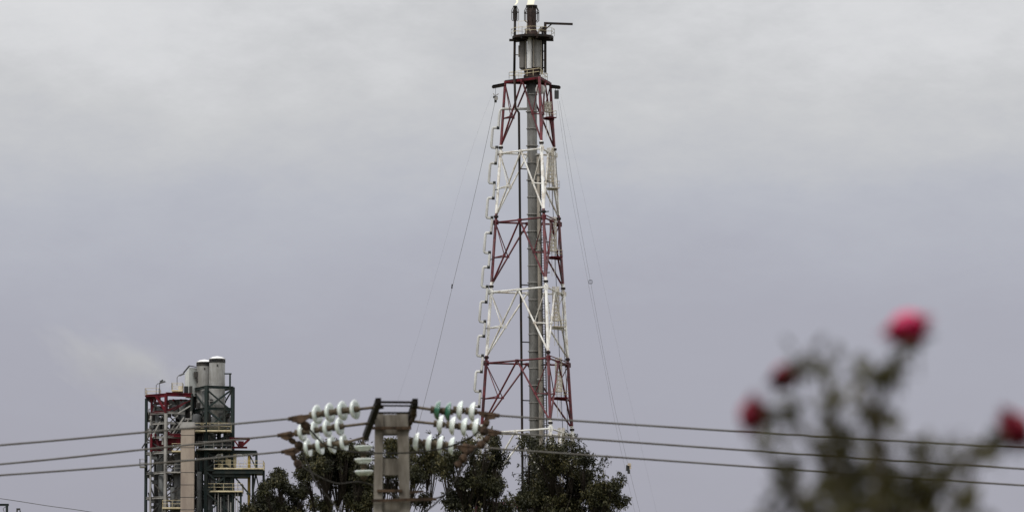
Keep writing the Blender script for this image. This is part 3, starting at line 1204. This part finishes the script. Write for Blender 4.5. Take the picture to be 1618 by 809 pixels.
# silos on the frame
def silo(px, dy, ytop, ybot, r, label):
    t = thing('storage_silo', label, 'silo', W(px, ybot, dy), 'pale silos on the green frame')
    a_ = W(px, ybot, dy); h = W(px, ytop + 10, dy).z - a_.z
    b = MB(); b.lathe([(0, -3.0), (.35, -3.0), (r, 0), (r, h * .5), (r * 1.015, h * .5), (r * 1.015, h * .52), (r, h * .52), (r, h), (0, h)], a_, n=28)
    b.build('shell', M['silo'], t, False)
    b = MB(); p = W(px, ytop + 3.5, dy)
    b.lathe([(r * 1.01, -.1), (r * 1.04, 0), (r * .6, .28), (0, .42)], p, n=28)
    b.build('roof', M['silotop'], t)
    b = MB(); q = a_ + Vector((0, 0, h))
    for k in range(24):
        an = 2 * pi * k / 24
        d_ = Vector((cos(an), sin(an), 0)) * r * 1.0
        b.tube(q + d_, Vector((p.x, p.y, p.z - .1)) + d_, .05, n=4)
    for f in (.0, .3):
        b.lathe([(r * 1.03, 0), (r * 1.05, 0), (r * 1.05, .1), (r * 1.03, .1)], q + Vector((0, 0, f * (p.z - q.z))), n=28)
    b.tube(q + Vector((0, 0, 0)), Vector((p.x, p.y, p.z - .1)), r * .8, n=16)
    b.build('vent_band', M['dark'], t)
    b = MB(); b.box(a_ + Vector((.1, -r, h - .5)), (.2, .2, .3)); b.box(a_ + Vector((-.8, -r * .8, .5)), (.5, .4, .8)); b.path([a_ + Vector((r * .9, -.5, 0)), a_ + Vector((r * 1.15, -.5, .5)), a_ + Vector((r * 1.1, -.5, 1.3)), a_ + Vector((r * .9, -.5, 1.5))], .06, n=5)
    build_each(b, 'nozzle', M['dark'], t)


silo(341, 3, 560.5, 638, 1.26, 'right hand pale grey silo, the taller looking one with white roof')
silo(319.5, 5, 564, 642, 1.22, 'left hand pale grey silo partly behind its neighbour')
t = thing('machine_house', 'pale grey clad lift house with sloping roof beside the silos', 'plant house', W(299, 622, 6))
b = MB()
A = [W(287, 622, 8), W(296, 622, 4), W(315, 622, 6), W(303, 622, 10)]
Tt = [W(287, 584, 8), W(296, 577, 4), W(315, 577, 6), W(303, 584, 10)]
b.add(A + Tt, [(0, 1, 5, 4), (1, 2, 6, 5), (2, 3, 7, 6), (3, 0, 4, 7), (4, 5, 6, 7), (3, 2, 1, 0)])
b.build('wall', M['house'], t)
b = MB(); b.beam(W(284.5, 583, 9) + Vector((0, 0, .2)), W(296.5, 575.5, 3.8) + Vector((0, 0, .1)), .2, .12); b.beam(W(296.5, 575.5, 3.8) + Vector((0, 0, .1)), W(312.5, 576, 5.8), .16, .12)
b.build('roof_edge', M['dark'], t)
b = MB(); b.box(W(307, 588, 4.5), (.7, .5, .9)); b.box(W(309, 597, 4.5), (.3, .5, .7)); b.box(W(291, 612, 5), (.7, .5, 1.2)); b.box(W(299, 614, 3.5), (.5, .5, 1.4))
build_each(b, 'louvre_box', M['dark'], t)

t = thing('square_flue', 'tall brown box flue with grey cap in front of the refinery frame', 'chimney', (W(298.5, 700).x, DP - 3, 0))
b = MB()
p1 = W(298.5, 679, -3)
b.box((p1.x, p1.y, p1.z / 2), (2.08, 2.0, p1.z), 0)
fb = b.build('flue_body', M['flue'], t)
b = MB()
py = 690
while py < 1330:
    p = W(298.5, py, -3)
    b.box(p, (2.13, 2.05, .07)); py += 19.5
b.build('seam', M['dark'], fb)
b = MB(); b.box(W(298.5, 676.5, -3), (2.5, 2.4, .45)); b.box(W(298.5, 672, -3), (2.2, 2.2, .5))
b.build('flue_cap', M['fluecap'], t)


def lamp(pts_, head, label):
    t = thing('flood_lamp', label, 'lamp', pts_[0], 'lamps on top of the refinery structure')
    MB().path(pts_, .06, n=6).build('lamp_pole', M['midgrey'], t)
    MB().beam(head[0], head[1], .45, .22).build('lamp_head', M['midgrey'], t)


lamp([W(244.5, 622, 3), W(244.5, 606, 3), W(247, 603.5, 3), W(252, 602.5, 3)], (W(250, 602.5, 3), W(259, 600, 3)), 'slim bent lamp above the left end of the red truss')
lamp([W(250.5, 622, 2), W(250.5, 603, 2), W(252, 601.5, 2)], (W(251, 601.5, 2), W(256, 598.5, 2)), 'straight lamp pole just right of the bent lamp on the red truss')
lamp([W(277.5, 606, 3), W(277.5, 594, 3), W(280, 590.5, 3), W(283, 590, 3)], (W(281, 590.8, 3), W(289, 587.5, 3)), 'lamp leaning toward the pale machine house')

# far left corner pipe rack and pole, and a thin line
t = thing('pipe_rack', 'dark steel frame corner peeping in at the bottom left edge', 'pipe rack', (W(-10, 800).x, DP, 0))
for x in (-26, 12):
    p = W(x, 797, 0); MB().ibeam(Vector((p.x, p.y, 0)), p, .3).build('column', M['green'], t)
MB().ibeam(W(-30, 797, 0), W(15, 797, 0), .3, .35).build('beam', M['green'], t)
b = MB(); b.path([W(9, 812, 0), W(6, 803, 0), W(10, 800, 0)], .06, n=5); b.build('pipe', M['midgrey'], t)
t = thing('vent_mast', 'small dark mast top at the bottom left beside the pipe rack', 'mast', (W(28, 800).x, DP, 0))
p = W(28, 804, 0); MB().tube(Vector((p.x, p.y, 0)), p, .12, n=6).build('mast', M['dark'], t)
b = MB(); b.box(W(30, 804, 0), (.6, .4, .3)); b.tube(W(33, 809, 0), W(33, 806, 0), .1, n=5); b.build('mast_head', M['dark'], t)
cable([TC(-140, 768, -60), TC(0, 787, -50), TC(75, 798.5, -45), TC(150, 809.5, -40), TC(300, 838, -30)], .05,
      'thin dark line crossing the bottom left corner', name='overhead_wire', cat='wire')

# ------------------------------------------------------------------ thin steam drifting off the refinery
sm, t, b_ = new_mat('thin_steam')
t.nodes.remove(b_)
pv = t.nodes.new('ShaderNodeVolumePrincipled')
pv.inputs['Color'].default_value = (.96, .97, .92, 1)
tcx = t.nodes.new('ShaderNodeTexCoord')
ln = t.nodes.new('ShaderNodeVectorMath'); ln.operation = 'LENGTH'
t.links.new(tcx.outputs['Object'], ln.inputs[0])
nn_ = t.nodes.new('ShaderNodeTexNoise'); nn_.inputs['Scale'].default_value = 1.6; nn_.inputs['Detail'].default_value = 5
t.links.new(tcx.outputs['Object'], nn_.inputs['Vector'])
q1 = t.nodes.new('ShaderNodeMath'); q1.operation = 'MULTIPLY_ADD'; q1.inputs[1].default_value = 3.0; q1.inputs[2].default_value = -.85
t.links.new(nn_.outputs['Fac'], q1.inputs[0])
q2 = t.nodes.new('ShaderNodeMath'); q2.operation = 'SUBTRACT'; q2.use_clamp = True
t.links.new(q1.outputs[0], q2.inputs[0]); t.links.new(ln.outputs['Value'], q2.inputs[1])
q3 = t.nodes.new('ShaderNodeMath'); q3.operation = 'MULTIPLY'; q3.inputs[1].default_value = .085
t.links.new(q2.outputs[0], q3.inputs[0]); t.links.new(q3.outputs[0], pv.inputs['Density'])
t.links.new(pv.outputs[0], t.nodes['Material Output'].inputs['Volume'])
b = MB()
for i in range(13):
    th = pi * i / 12
    for k in range(24):
        b.v.append((sin(th) * cos(2 * pi * k / 24), sin(th) * sin(2 * pi * k / 24), cos(th)))
for i in range(12):
    for k in range(24):
        b.f.append((i * 24 + k, (i + 1) * 24 + k, (i + 1) * 24 + (k + 1) % 24, i * 24 + (k + 1) % 24))
stm = b.build('steam_cloud', sm)
stm.location = W(180, 562, 14)
stm.scale = (18, 10, 7.5)
stm.rotation_euler = (0, R(28), 0)
tag(stm, 'faint pale steam wisp drifting up left from the refinery structure', 'steam')

# ------------------------------------------------------------------ eucalyptus trees
DTREE = 300.0


def leaves(b, c, r, n_, ll, rnd):
    """small drooping lance leaves round a twig end"""
    for _ in range(n_):
        while True:
            q = Vector((rnd.uniform(-1, 1), rnd.uniform(-1, 1), rnd.uniform(-1, 1)))
            if q.length < 1: break
        p = c + q * r
        d = Vector((rnd.gauss(0, .55), rnd.gauss(0, .55), -.75 + rnd.gauss(0, .45))).normalized()
        s = d.cross(Vector((rnd.gauss(0, 1), rnd.gauss(0, 1), rnd.gauss(0, 1)))).normalized()
        l = ll * rnd.uniform(.6, 1.25)
        wd = l * rnd.uniform(.16, .26)
        i = len(b.v)
        b.v += [tuple(p), tuple(p + d * l * .45 + s * wd), tuple(p + d * l), tuple(p + d * l * .45 - s * wd)]
        b.f.append((i, i + 1, i + 2, i + 3))


def tree(label, base_px, D, blobs, seed, density=1.0, trunk_r=.28, shift=0):
    rnd = random.Random(seed)
    s = D / 9000.0
    bx = P(base_px, 900, D).x
    t = thing('eucalyptus_tree', label, 'tree', (bx, D, 0), 'eucalyptus trees in front of the refinery')
    lv = MB(); tk = MB(); br = MB()
    fork = Vector((bx + rnd.uniform(-.4, .4), D, P(809, 1010, D).z))
    tk.path([Vector((bx, D, -.1)), Vector((bx + .15, D, fork.z * .35)), Vector((bx - .1, D + .1, fork.z * .7)), fork], trunk_r, n=10, r2=trunk_r * .6)
    for (px, py, r) in blobs:
        dy = rnd.uniform(-1, 1) * 1.6
        c = P(px, py, D + dy)
        R_ = r * s
        # limb to the blob
        m1 = fork.lerp(c, .35) + Vector((rnd.uniform(-.6, .6), rnd.uniform(-.5, .5), -.3))
        m15 = fork.lerp(c, .55) + Vector((rnd.uniform(-.35, .35), rnd.uniform(-.4, .4), 0))
        m2 = fork.lerp(c, .75) + Vector((rnd.uniform(-.35, .35), rnd.uniform(-.3, .3), 0))
        br.path([fork - Vector((0, 0, .6)), m1, m15, m2, c + Vector((0, 0, R_ * .4))], trunk_r * .24, n=6, r2=.012)
        cz = max(6, int((r / 4.2) ** 2 * 1.85 * density))
        for _ in range(cz):
            a = rnd.uniform(0, 2 * pi); u = rnd.uniform(-1, 1)
            rr = R_ * rnd.uniform(.12, 1.0) ** .55
            q = Vector((cos(a) * math.sqrt(1 - u * u), sin(a) * math.sqrt(1 - u * u) * 1.0, u * .82)) * rr
            k = c + q
            nz = noise.noise(Vector((k.x * .9, k.y * .9, k.z * .9)) + Vector((seed, 0, 0)))
            if nz < -.13:
                continue
            if rnd.random() < .35:
                br.path([m2, m2.lerp(k, .6) + Vector((0, 0, .1)), k], .028, n=4, r2=.008)
            leaves(lv, k, rnd.uniform(.16, .34), rnd.randint(22, 44), .165, rnd)
        # loose sprays at the edge
        for _ in range(int(r * .5)):
            a = rnd.uniform(0, 2 * pi)
            k = c + Vector((cos(a), rnd.uniform(-.5, .5), sin(a) * .9)) * R_ * rnd.uniform(.95, 1.3)
            leaves(lv, k, .13, rnd.randint(6, 14), .165, rnd)
            if rnd.random() < .5:
                br.tube(c.lerp(k, .5), k, .012, .006, n=4)
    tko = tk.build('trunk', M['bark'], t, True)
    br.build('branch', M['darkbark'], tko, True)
    lv.build('crown', M['leaf'], t)
    return t


tree('dark eucalyptus hiding the foot of the flare tower, rightmost of the trees', 890, 300,
     [(833, 702, 17), (862, 712, 28), (902, 706, 22), (922, 722, 16), (848, 748, 30), (886, 742, 32), (915, 760, 30), (955, 735, 15), (968, 758, 18),
      (950, 782, 30), (880, 785, 42), (840, 792, 32), (925, 812, 44), (978, 792, 14), (810, 802, 20), (870, 850, 60), (940, 870, 55), (820, 870, 45), (900, 930, 65), (985, 830, 20)], 3, 1.45)
tree('airy eucalyptus with pale limbs just left of the flare tower foot', 745, 285,
     [(770, 698, 20), (748, 712, 26), (785, 722, 16), (718, 728, 24), (764, 745, 28), (735, 752, 26), (705, 745, 14), (785, 765, 14), (750, 785, 28), (722, 790, 20), (790, 806, 22), (768, 770, 22), (700, 735, 16), (735, 830, 36), (770, 870, 50), (720, 900, 45)], 11, 1.7)
tree('eucalyptus standing right behind the concrete pole and its insulators', 612, 310,
     [(655, 712, 20), (682, 704, 22), (690, 728, 20), (664, 734, 20), (670, 765, 8), (628, 706, 18), (612, 704, 16), (616, 722, 14), (618, 742, 16), (616, 768, 10), (596, 765, 14), (640, 775, 14), (655, 750, 16), (632, 795, 12), (668, 790, 12), (600, 870, 55), (650, 880, 50), (600, 818, 20)], 19, 1.6)
tree('dense dark eucalyptus behind the left hand insulator strings', 545, 290,
     [(500, 708, 16), (532, 712, 24), (565, 718, 24), (505, 735, 28), (540, 742, 28), (575, 745, 20), (482, 722, 9), (480, 745, 14), (565, 768, 17), (588, 783, 14), (545, 775, 12), (575, 795, 20), (560, 790, 14), (515, 800, 12), (520, 750, 20), (548, 760, 18), (515, 720, 24), (590, 765, 14), (540, 880, 50), (580, 900, 50), (500, 900, 40)], 27, 1.9)
tree('low spreading eucalyptus at the left end of the trees beside the refinery', 450, 305,
     [(442, 748, 9), (436, 762, 16), (418, 774, 17), (448, 778, 20), (402, 792, 16), (425, 798, 25), (468, 790, 22), (480, 772, 12), (495, 792, 11), (392, 806, 12), (455, 815, 30), (512, 806, 10), (430, 870, 50), (480, 880, 50), (410, 910, 45)], 38, 2.1)

# ------------------------------------------------------------------ concrete pole with insulators
DK = 90.0
pole = thing('power_pole', 'concrete lattice power pole with dark steel crossarms in front of the trees', 'power pole', (P(619, 800, DK).x, DK, 0))


def K(px, py, dy=0.0):
    return P(px, py, DK + dy)


ktop = K(619, 655).z
# side posts, tapering outwards towards the ground
for sx, x0t, x1t in ((-1, 593, 606), (1, 627, 645)):
    b = MB()
    tx = [K(x0t, 655).x, K(x1t, 655).x]
    bx_ = [tx[0] + (-.06 if sx < 0 else .14) * 2, tx[1] + (-.03 if sx < 0 else .06) * 3]
    vs = []
    for z, xs in ((-.1, bx_), (ktop, tx)):
        dd = .20 if z > 1 else .30
        vs += [(xs[0], DK - dd, z), (xs[1], DK - dd, z), (xs[1], DK + dd, z), (xs[0], DK + dd, z)]
    b.add(vs, [(3, 2, 1, 0), (4, 5, 6, 7), (0, 1, 5, 4), (1, 2, 6, 5), (2, 3, 7, 6), (3, 0, 4, 7)])
    b.build('post', M['concrete'], pole)
for y0, y1 in ((655.5, 687), (725, 751), (791, 830), (856, 880), (920, 945), (985, 1010), (1060, 1085), (1140, 1170), (1230, 1330)):
    b = MB()
    za, zb = K(0, y1).z, K(0, y0).z
    xa, xb_ = K(605, 700).x, K(628, 700).x
    b.box(((xa + xb_) / 2 + (700 - y0) * -.00004, DK, (za + zb) / 2), (xb_ - xa + .10, .30, zb - za))
    b.build('web_panel', M['concrete'], pole)
b = MB(); b.box(K(619, 676, -.24), (.62, .05, .045)); b.box(K(616, 775, -.22), (.40, .07, .04)); b.beam(K(588, 790.5, -.28), K(690, 788, -.28), .05, .045); b.beam(K(640, 778, -.2), K(668, 776, .1), .04)
build_each(b, 'steel_band', M['rust'], pole)
# crossarm: two dark channels running away from the camera, held apart by thin bars
cl_ = (K(598, 634, -3.0), K(577, 691, 4.0))
crr = (K(656, 635, -3.0), K(641, 682, 3.6))
for a_, c_ in (cl_, crr):
    b = MB(); b.beam(a_, c_, .085, .11)
    o = build_each(b, 'crossarm', M['angle'], pole)
b = MB()
b.beam(K(597, 635, -3), K(657, 635.5, -3), .035, .035)
b.beam(K(598, 640.5, -2.3), K(655, 641, -2.3), .03, .025)
b.beam(K(595, 652, -1.0), K(651, 652, -1.0), .04, .03)
b.beam(K(598, 644, -2.2), K(606, 642.5, -2.2), .07, .05); b.beam(K(648, 643, -2.2), K(657, 644, -2.2), .06, .05)
b.beam(K(590, 668, .6), K(648, 667, .6), .05, .05)
build_each(b, 'spacer_bar', M['angle'], pole)
b = MB()
b.beam(K(656, 648, -1.5), K(645, 668, .8), .05, .18)
b.beam(K(655, 640, -2.6), K(652, 652, -1.2), .07, .12)
build_each(b, 'rusty_bracket', M['rust'], pole)


def insulator_string(A, dir_pts, offs, E, label, mats=None, flip=1, yoke=1.0, grp='horizontal glass insulator strings on the pole'):
    """A attach point, E wire end; disc centres given in photo px at distances; each disc is a cap + skirt"""
    t = thing('insulator_string', label, 'insulator', A, grp)
    d = (E - A).normalized()
    MB().path([A, A.lerp(dir_pts[0], .5), dir_pts[0], dir_pts[-1], E], .022, n=6).build('link_rod', M['rod'], t, True)
    b = MB()
    for c in dir_pts:
        b.tube(c - d * .10 * flip, c + d * .085 * flip, .060, .046, n=10)
    b.build('metal_cap', M['rod'], t, True)
    ax = d * flip
    for i, c in enumerate(dir_pts):
        b = MB()
        o = c + d * offs
        prof = [(.035, -.055), (.075, -.045), (.125, -.018), (.152, .022), (.155, .036), (.146, .044), (.125, .026), (.112, .044), (.098, .022), (.08, .038), (.06, .015), (.035, .02)]
        b.lathe([(r * 1.0, z * .95) for r, z in prof], o, axis=ax, n=24)
        b.build('glass_disc', M[(mats or {}).get(i, 'glass')], t, True)
    if yoke:
        b = MB()
        last = dir_pts[-1]
        up = Vector((0, 0, 1))
        p0 = last + d * .10
        for dy in (-.03, .03):
            o_ = Vector((0, dy, 0))
            b.add([p0 + o_ + up * .02, E + o_ + up * .035, E + o_ - up * .05, p0 + d * .15 + o_ - up * .10 * yoke, p0 + o_ - up * .03,
                   p0 + o_ + up * .02 + Vector((0, .012, 0)), E + o_ + up * .035 + Vector((0, .012, 0)), E + o_ - up * .05 + Vector((0, .012, 0)),
                   p0 + d * .15 + o_ - up * .10 * yoke + Vector((0, .012, 0)), p0 + o_ - up * .03 + Vector((0, .012, 0))],
                  [(0, 1, 2, 3, 4), (9, 8, 7, 6, 5), (0, 5, 6, 1), (1, 6, 7, 2), (2, 7, 8, 3), (3, 8, 9, 4), (4, 9, 5, 0)])
        b.tube(E - d * .18, E + d * .06, .045, .03, n=8)
        b.build('yoke_clamp', M['rust'], t)
    return t


S = insulator_string
S(K(595, 643, -2.2), [K(559, 647, -2.1), K(539.5, 649, -2.0), K(519.5, 652, -1.9), K(499.5, 655, -1.8)], 0, K(461, 661, -1.6),
  'topmost left glass insulator string, level with the pole top', flip=-1)
S(K(586, 668, .6), [K(535, 674, .7), K(515.5, 677, .8), K(495.5, 680, .9), K(476, 683, 1.0)], 0, K(444, 687, 1.1),
  'middle left glass insulator string reaching farthest out to the left', flip=-1)
S(K(579, 690, 3.2), [K(542, 700, 3.2), K(523, 702, 3.3), K(504, 704, 3.4), K(485, 707, 3.5)], 0, K(450, 713, 3.6),
  'lowest left glass insulator string, in front of the dark tree', flip=-1)
S(K(656, 643, -2.2), [K(690.5, 648, -2.2), K(707.5, 650, -2.2), K(726, 648, -2.2), K(745.5, 650, -2.2)], 0, K(783, 656, -2.2),
  'topmost right insulator string whose two inner discs are deep green', mats={0: 'greenglass', 1: 'greenglass'})
S(K(648, 665, .4), [K(695, 670, .4), K(714.5, 672, .4), K(733, 674, .4), K(751, 675, .4)], 0, K(786, 683, .4),
  'middle right glass insulator string ending nearest the red tower leg')
S(K(642, 692, 3.0), [K(657, 697, 3.0), K(677, 700, 3.0), K(695, 702, 3.0), K(713, 704, 3.0)], 0, K(748, 706, 3.0),
  'lowest right glass insulator string, touching the pole side')
# jumper support string hanging down beside the pole
hs = insulator_string(K(574, 692, 3.2), [K(574, 708, 3.2), K(574.5, 728, 3.2), K(575, 747, 3.2)], 0, K(575.5, 760, 3.2),
                      'vertical string of three glass discs hanging left of the pole', flip=-1, yoke=0, grp=None)
# wires
lw_ = [((461, 661, -1.6), (230, 682.5, -1.6), (0, 703, -1.6), (-500, 742, -1.6)),
       ((444, 687, 1.1), (230, 709.5, 1.1), (0, 733, 1.1), (-500, 775, 1.1)),
       ((450, 713, 3.6), (225, 733.5, 3.6), (0, 750.5, 3.6), (-500, 785, 3.6))]
rw_ = [((783, 656, -2.2), (1170, 681.5, -2.2), (1618, 707, -2.2), (2200, 736, -2.2)),
       ((786, 683, .4), (1170, 710.5, .4), (1618, 740.5, .4), (2200, 776, .4)),
       ((748, 706, 3.0), (990, 723, 3.0), (1618, 766.5, 3.0), (2200, 800, 3.0))]
nmz = ('topmost', 'middle', 'lowest')
for i, q in enumerate(lw_):
    cable([K(*p) for p in q], .016, nmz[i] + ' power line running from the pole to the left edge', name='power_line', mat='wire', sub=12, group='power lines', cat='power line')
for i, q in enumerate(rw_):
    cable([K(*p) for p in q], .016, nmz[i] + ' power line running from the pole behind the blurred flowers', name='power_line', mat='wire', sub=12, group='power lines', cat='power line')
# jumper loops
jl = [([(464, 661, -1.6), (480, 668, -1.6), (500, 690, -1.2), (520, 705, -1), (575, 715, -1), (680, 712, -1.5), (745, 690, -2), (772, 660, -2.2)], 'jumper cable looping below the topmost pair of strings'),
      ([(447, 689, 1.1), (468, 700, 1.1), (485, 730, 1.1), (500, 764, 1.0), (520, 787, 1.0), (545, 812, .8), (600, 832, .8), (660, 815, .6), (708, 775, .5), (742, 722, .4), (775, 684, .4)], 'jumper cable looping below the middle pair of strings'),
      ([(454, 714, 3.6), (472, 728, 3.6), (485, 742, 3.5), (530, 763, 3.4), (576, 762, 3.2), (640, 789, 3.1), (692, 786, 3.0), (716, 765, 3.0), (740, 708, 3.0)], 'jumper cable held by the vertical string beside the pole')]
for q, lb in jl:
    cable([K(*p) for p in q], .013, lb, name='jumper_cable', mat='jumper', group='jumper cables', cat='cable')
# vibration dampers / rusty fittings on the jumpers
for q, lb in (([(468, 662, -1.6), (488, 676, -1.6)], 'rusty damper under the topmost left string'), ([(458, 694, 1.1), (474, 704, 1.1)], 'rusty damper under the middle left string'),
              ([(462, 718, 3.6), (474, 738, 3.6)], 'rusty damper under the lowest left string'), ([(770, 664, -2.2), (764, 684, -2.2)], 'rusty damper under the topmost right string'),
              ([(772, 690, .4), (758, 704, .4)], 'rusty damper under the middle right string'), ([(742, 710, 3), (722, 736, 3)], 'rusty damper under the lowest right string')):
    a_, c_ = K(*q[0]), K(*q[1])
    b = MB(); d_ = c_ - a_; b.lathe([(0, -.03), (.04, 0), (.05, .06), (.03, .10), (.065, .14), (.07, .2), (.035, .24), (.03, d_.length * .75), (.06, d_.length * .8), (.065, d_.length), (0, d_.length + .03)], a_, d_, n=10)
    o = b.build('line_damper', M['rust'], None, base=a_)
    tag(o, lb, 'line fitting', 'rusty fittings at the line ends')

# ------------------------------------------------------------------ blurred rose bush close to the camera
DF = 9.0


def F(px, py, dy=0.0):
    return P(px, py, DF + dy)


bush = thing('rose_bush', 'out of focus rose bush with crimson flowers close to the camera', 'bush', (F(1390, 809).x, DF, 0))
rnd = random.Random(5)
root_p = Vector((F(1390, 809).x, DF, 0))
stems = [
    [(1385, 1050), (1388, 809), (1390, 720), (1384, 660), (1402, 600), (1425, 562), (1440, 540)],
    [(1370, 1050), (1345, 809), (1325, 740), (1310, 700), (1318, 640), (1302, 585), (1272, 562), (1248, 585)],
    [(1340, 1000), (1318, 790), (1290, 710), (1262, 668), (1230, 658), (1205, 660)],
    [(1410, 1050), (1440, 809), (1470, 770), (1510, 735), (1550, 708), (1590, 688)],
    [(1400, 1000), (1415, 809), (1450, 740), (1470, 700)],
    [(1350, 1000), (1280, 830), (1240, 770), (1215, 720), (1188, 700)],
    [(1400, 1000), (1500, 840), (1530, 760), (1535, 710)],
    [(1300, 900), (1270, 800), (1235, 740)],
    [(1385, 700), (1370, 640), (1355, 600)],
]
for i, sp in enumerate(stems):
    pts_ = [F(x, y, (i % 3 - 1) * .05) for x, y in sp]
    if i != 8:
        pts_ = [root_p + Vector((rnd.uniform(-.08, .08), rnd.uniform(-.05, .05), 0))] + pts_
    b = MB(); b.path(pts_, .012, n=6, r2=.005)
    b.build('stem', M['rosestem'], bush, True)


def rleaf(b, p, d, l):
    d = d.normalized()
    s = d.cross(Vector((rnd.gauss(0, 1), rnd.gauss(0, 1), rnd.gauss(0, 1)))).normalized()
    nrm = d.cross(s)
    wd = l * .24
    i = len(b.v)
    b.v += [tuple(p), tuple(p + d * l * .3 + s * wd), tuple(p + d * l * .7 + s * wd * .8), tuple(p + d * l),
            tuple(p + d * l * .7 - s * wd * .8), tuple(p + d * l * .3 - s * wd), tuple(p + d * l * .3 + nrm * l * .06), tuple(p + d * l * .7 + nrm * l * .05)]
    b.f += [(i, i + 1, i + 6), (i + 1, i + 2, i + 7, i + 6), (i + 2, i + 3, i + 7), (i + 3, i + 4, i + 7), (i + 4, i + 5, i + 6, i + 7), (i + 5, i, i + 6)]


lf = MB(); tw = MB()
clusters = [(1400, 600, 12, 26), (1408, 590, 8, 10), (1345, 780, 26, 20), (1390, 790, 30, 26), (1315, 730, 16, 12), (1335, 700, 14, 10), (1300, 570, 20, 10), (1262, 572, 16, 8), (1325, 620, 20, 8), (1300, 650, 24, 10), (1250, 650, 16, 9), (1228, 662, 14, 8), (1320, 700, 22, 18), (1365, 590, 14, 5),
            (1345, 745, 26, 16), (1240, 760, 28, 18), (1210, 700, 16, 6), (1290, 800, 30, 26), (1388, 720, 16, 14), (1385, 660, 12, 7), (1385, 750, 20, 18), (1450, 770, 24, 22), (1455, 800, 24, 22), (1470, 715, 24, 10),
            (1500, 760, 24, 12), (1500, 700, 20, 4), (1530, 790, 24, 10), (1560, 712, 14, 6), (1575, 695, 10, 6), (1530, 720, 18, 6), (1420, 820, 40, 26), (1330, 830, 40, 26), (1220, 810, 26, 12),
            (1250, 720, 20, 6), (1355, 660, 24, 5), (1420, 690, 24, 5), (1450, 730, 20, 6), (1425, 575, 10, 4), (1450, 545, 8, 3),
            (1380, 900, 120, 160), (1380, 1050, 130, 160), (1300, 970, 100, 80), (1480, 960, 100, 80)]
for (x, y, r, n_) in clusters:
    c = F(x, y, rnd.uniform(-.12, .12))
    for _ in range(int(n_ * 1.4)):
        q = Vector((rnd.gauss(0, .6), rnd.gauss(0, 1.2), rnd.gauss(0, .5))) * r * .001
        d = Vector((rnd.gauss(0, 1), rnd.gauss(0, .6), rnd.gauss(.1, .8)))
        rleaf(lf, c + q, d, rnd.uniform(.020, .038))
        if rnd.random() < .4:
            tw.tube(c, c + q, .0016, n=4)
    tw.tube(c, c + Vector((rnd.uniform(-.03, .03), 0, -.05)), .0022, n=4)
lf.build('foliage', M['roseleaf'], bush)
build_each(tw, 'twig', M['rosestem'], bush)


def flower(px, py, r, up, mat, lab, dy=0.0):
    c = F(px, py, dy)
    up = Vector(up).normalized()
    a = up.orthogonal().normalized(); b2 = up.cross(a)
    pb = MB()
    for ring_, (k, tilt, rad, ln) in enumerate(((5, .10, .25, .85), (6, .3, .5, .95), (8, .55, .8, 1.0), (9, .85, 1.0, .95), (9, 1.2, 1.0, .7))):
        for j in range(k):
            t = 2 * pi * (j + ring_ * .4) / k
            o_ = a * cos(t) + b2 * sin(t)
            tang = -a * sin(t) + b2 * cos(t)
            nu, nv = 5, 5
            i0 = len(pb.v)
            for u in range(nu):
                s = u / (nu - 1)
                ang = tilt * s
                pos = c - up * r * .5 + o_ * (rad * r * .4 + ln * r * s * sin(.35 + ang)) + up * (ln * r * .95 * s * cos(ang * .9))
                wd = r * .62 * math.sin(pi * (.12 + .78 * s)) ** .6
                for v_ in range(nv):
                    f_ = (v_ / (nv - 1) - .5) * 2
                    pb.v.append(tuple(pos + tang * wd * f_ - o_ * abs(f_) ** 2 * r * .16 + up * r * .04 * sin(f_ * 5 + j)))
            for u in range(nu - 1):
                for v_ in range(nv - 1):
                    q = i0 + u * nv + v_
                    pb.f.append((q, q + 1, q + nv + 1, q + nv))
    n0 = len(pb.v)
    Rq = up.to_track_quat('Z', 'Y').to_matrix()
    for i in range(9):
        th = pi * i / 8
        for k in range(16):
            ph = 2 * pi * k / 16
            rr = .80 * (1 + .10 * sin(ph * 5 + i * 1.3))
            pb.v.append(tuple(c + up * r * .02 + Rq @ Vector((rr * sin(th) * cos(ph), rr * sin(th) * sin(ph), .72 * cos(th))) * r))
    for i in range(8):
        for k in range(16):
            pb.f.append((n0 + i * 16 + k, n0 + (i + 1) * 16 + k, n0 + (i + 1) * 16 + (k + 1) % 16, n0 + i * 16 + (k + 1) % 16))
    fo = pb.build('flower', M[mat], bush, True)
    if lab: fo['label'] = lab
    cb = MB()
    cb.lathe([(0, -.55), (.28, -.5), (.42, -.28), (.5, 0), (.3, .08), (0, .1)], (0, 0, 0), (0, 0, 1), 12)
    Rm = up.to_track_quat('Z', 'Y').to_matrix()
    cb.v = [tuple(c - up * r * .45 + Rm @ (Vector(v_) * r)) for v_ in cb.v]
    for j in range(5):
        t = 2 * pi * j / 5
        o_ = a * cos(t) + b2 * sin(t)
        rleaf(cb, c - up * r * .4 + o_ * r * .3, o_ - up * .25, r * .9)
    cb.build('calyx', M['calyx'], fo, True)


flower(1434, 520, .038, (-.32, -.1, 1), 'petal', 'large bright crimson bloom, highest on the bush')
flower(1239, 594, .026, (-.5, .1, .8), 'petaldark', 'small dull red bloom on the arching stem', .05)
flower(1190, 655, .032, (-1, 0, .15), 'petaldark', 'dark red bloom facing left at the bush edge', .03)
flower(1603, 678, .036, (.75, 0, .55), 'petaldark', 'red bloom cut by the right picture edge')

for o in bpy.data.objects:
    if o.type == 'MESH':
        o.data.update()
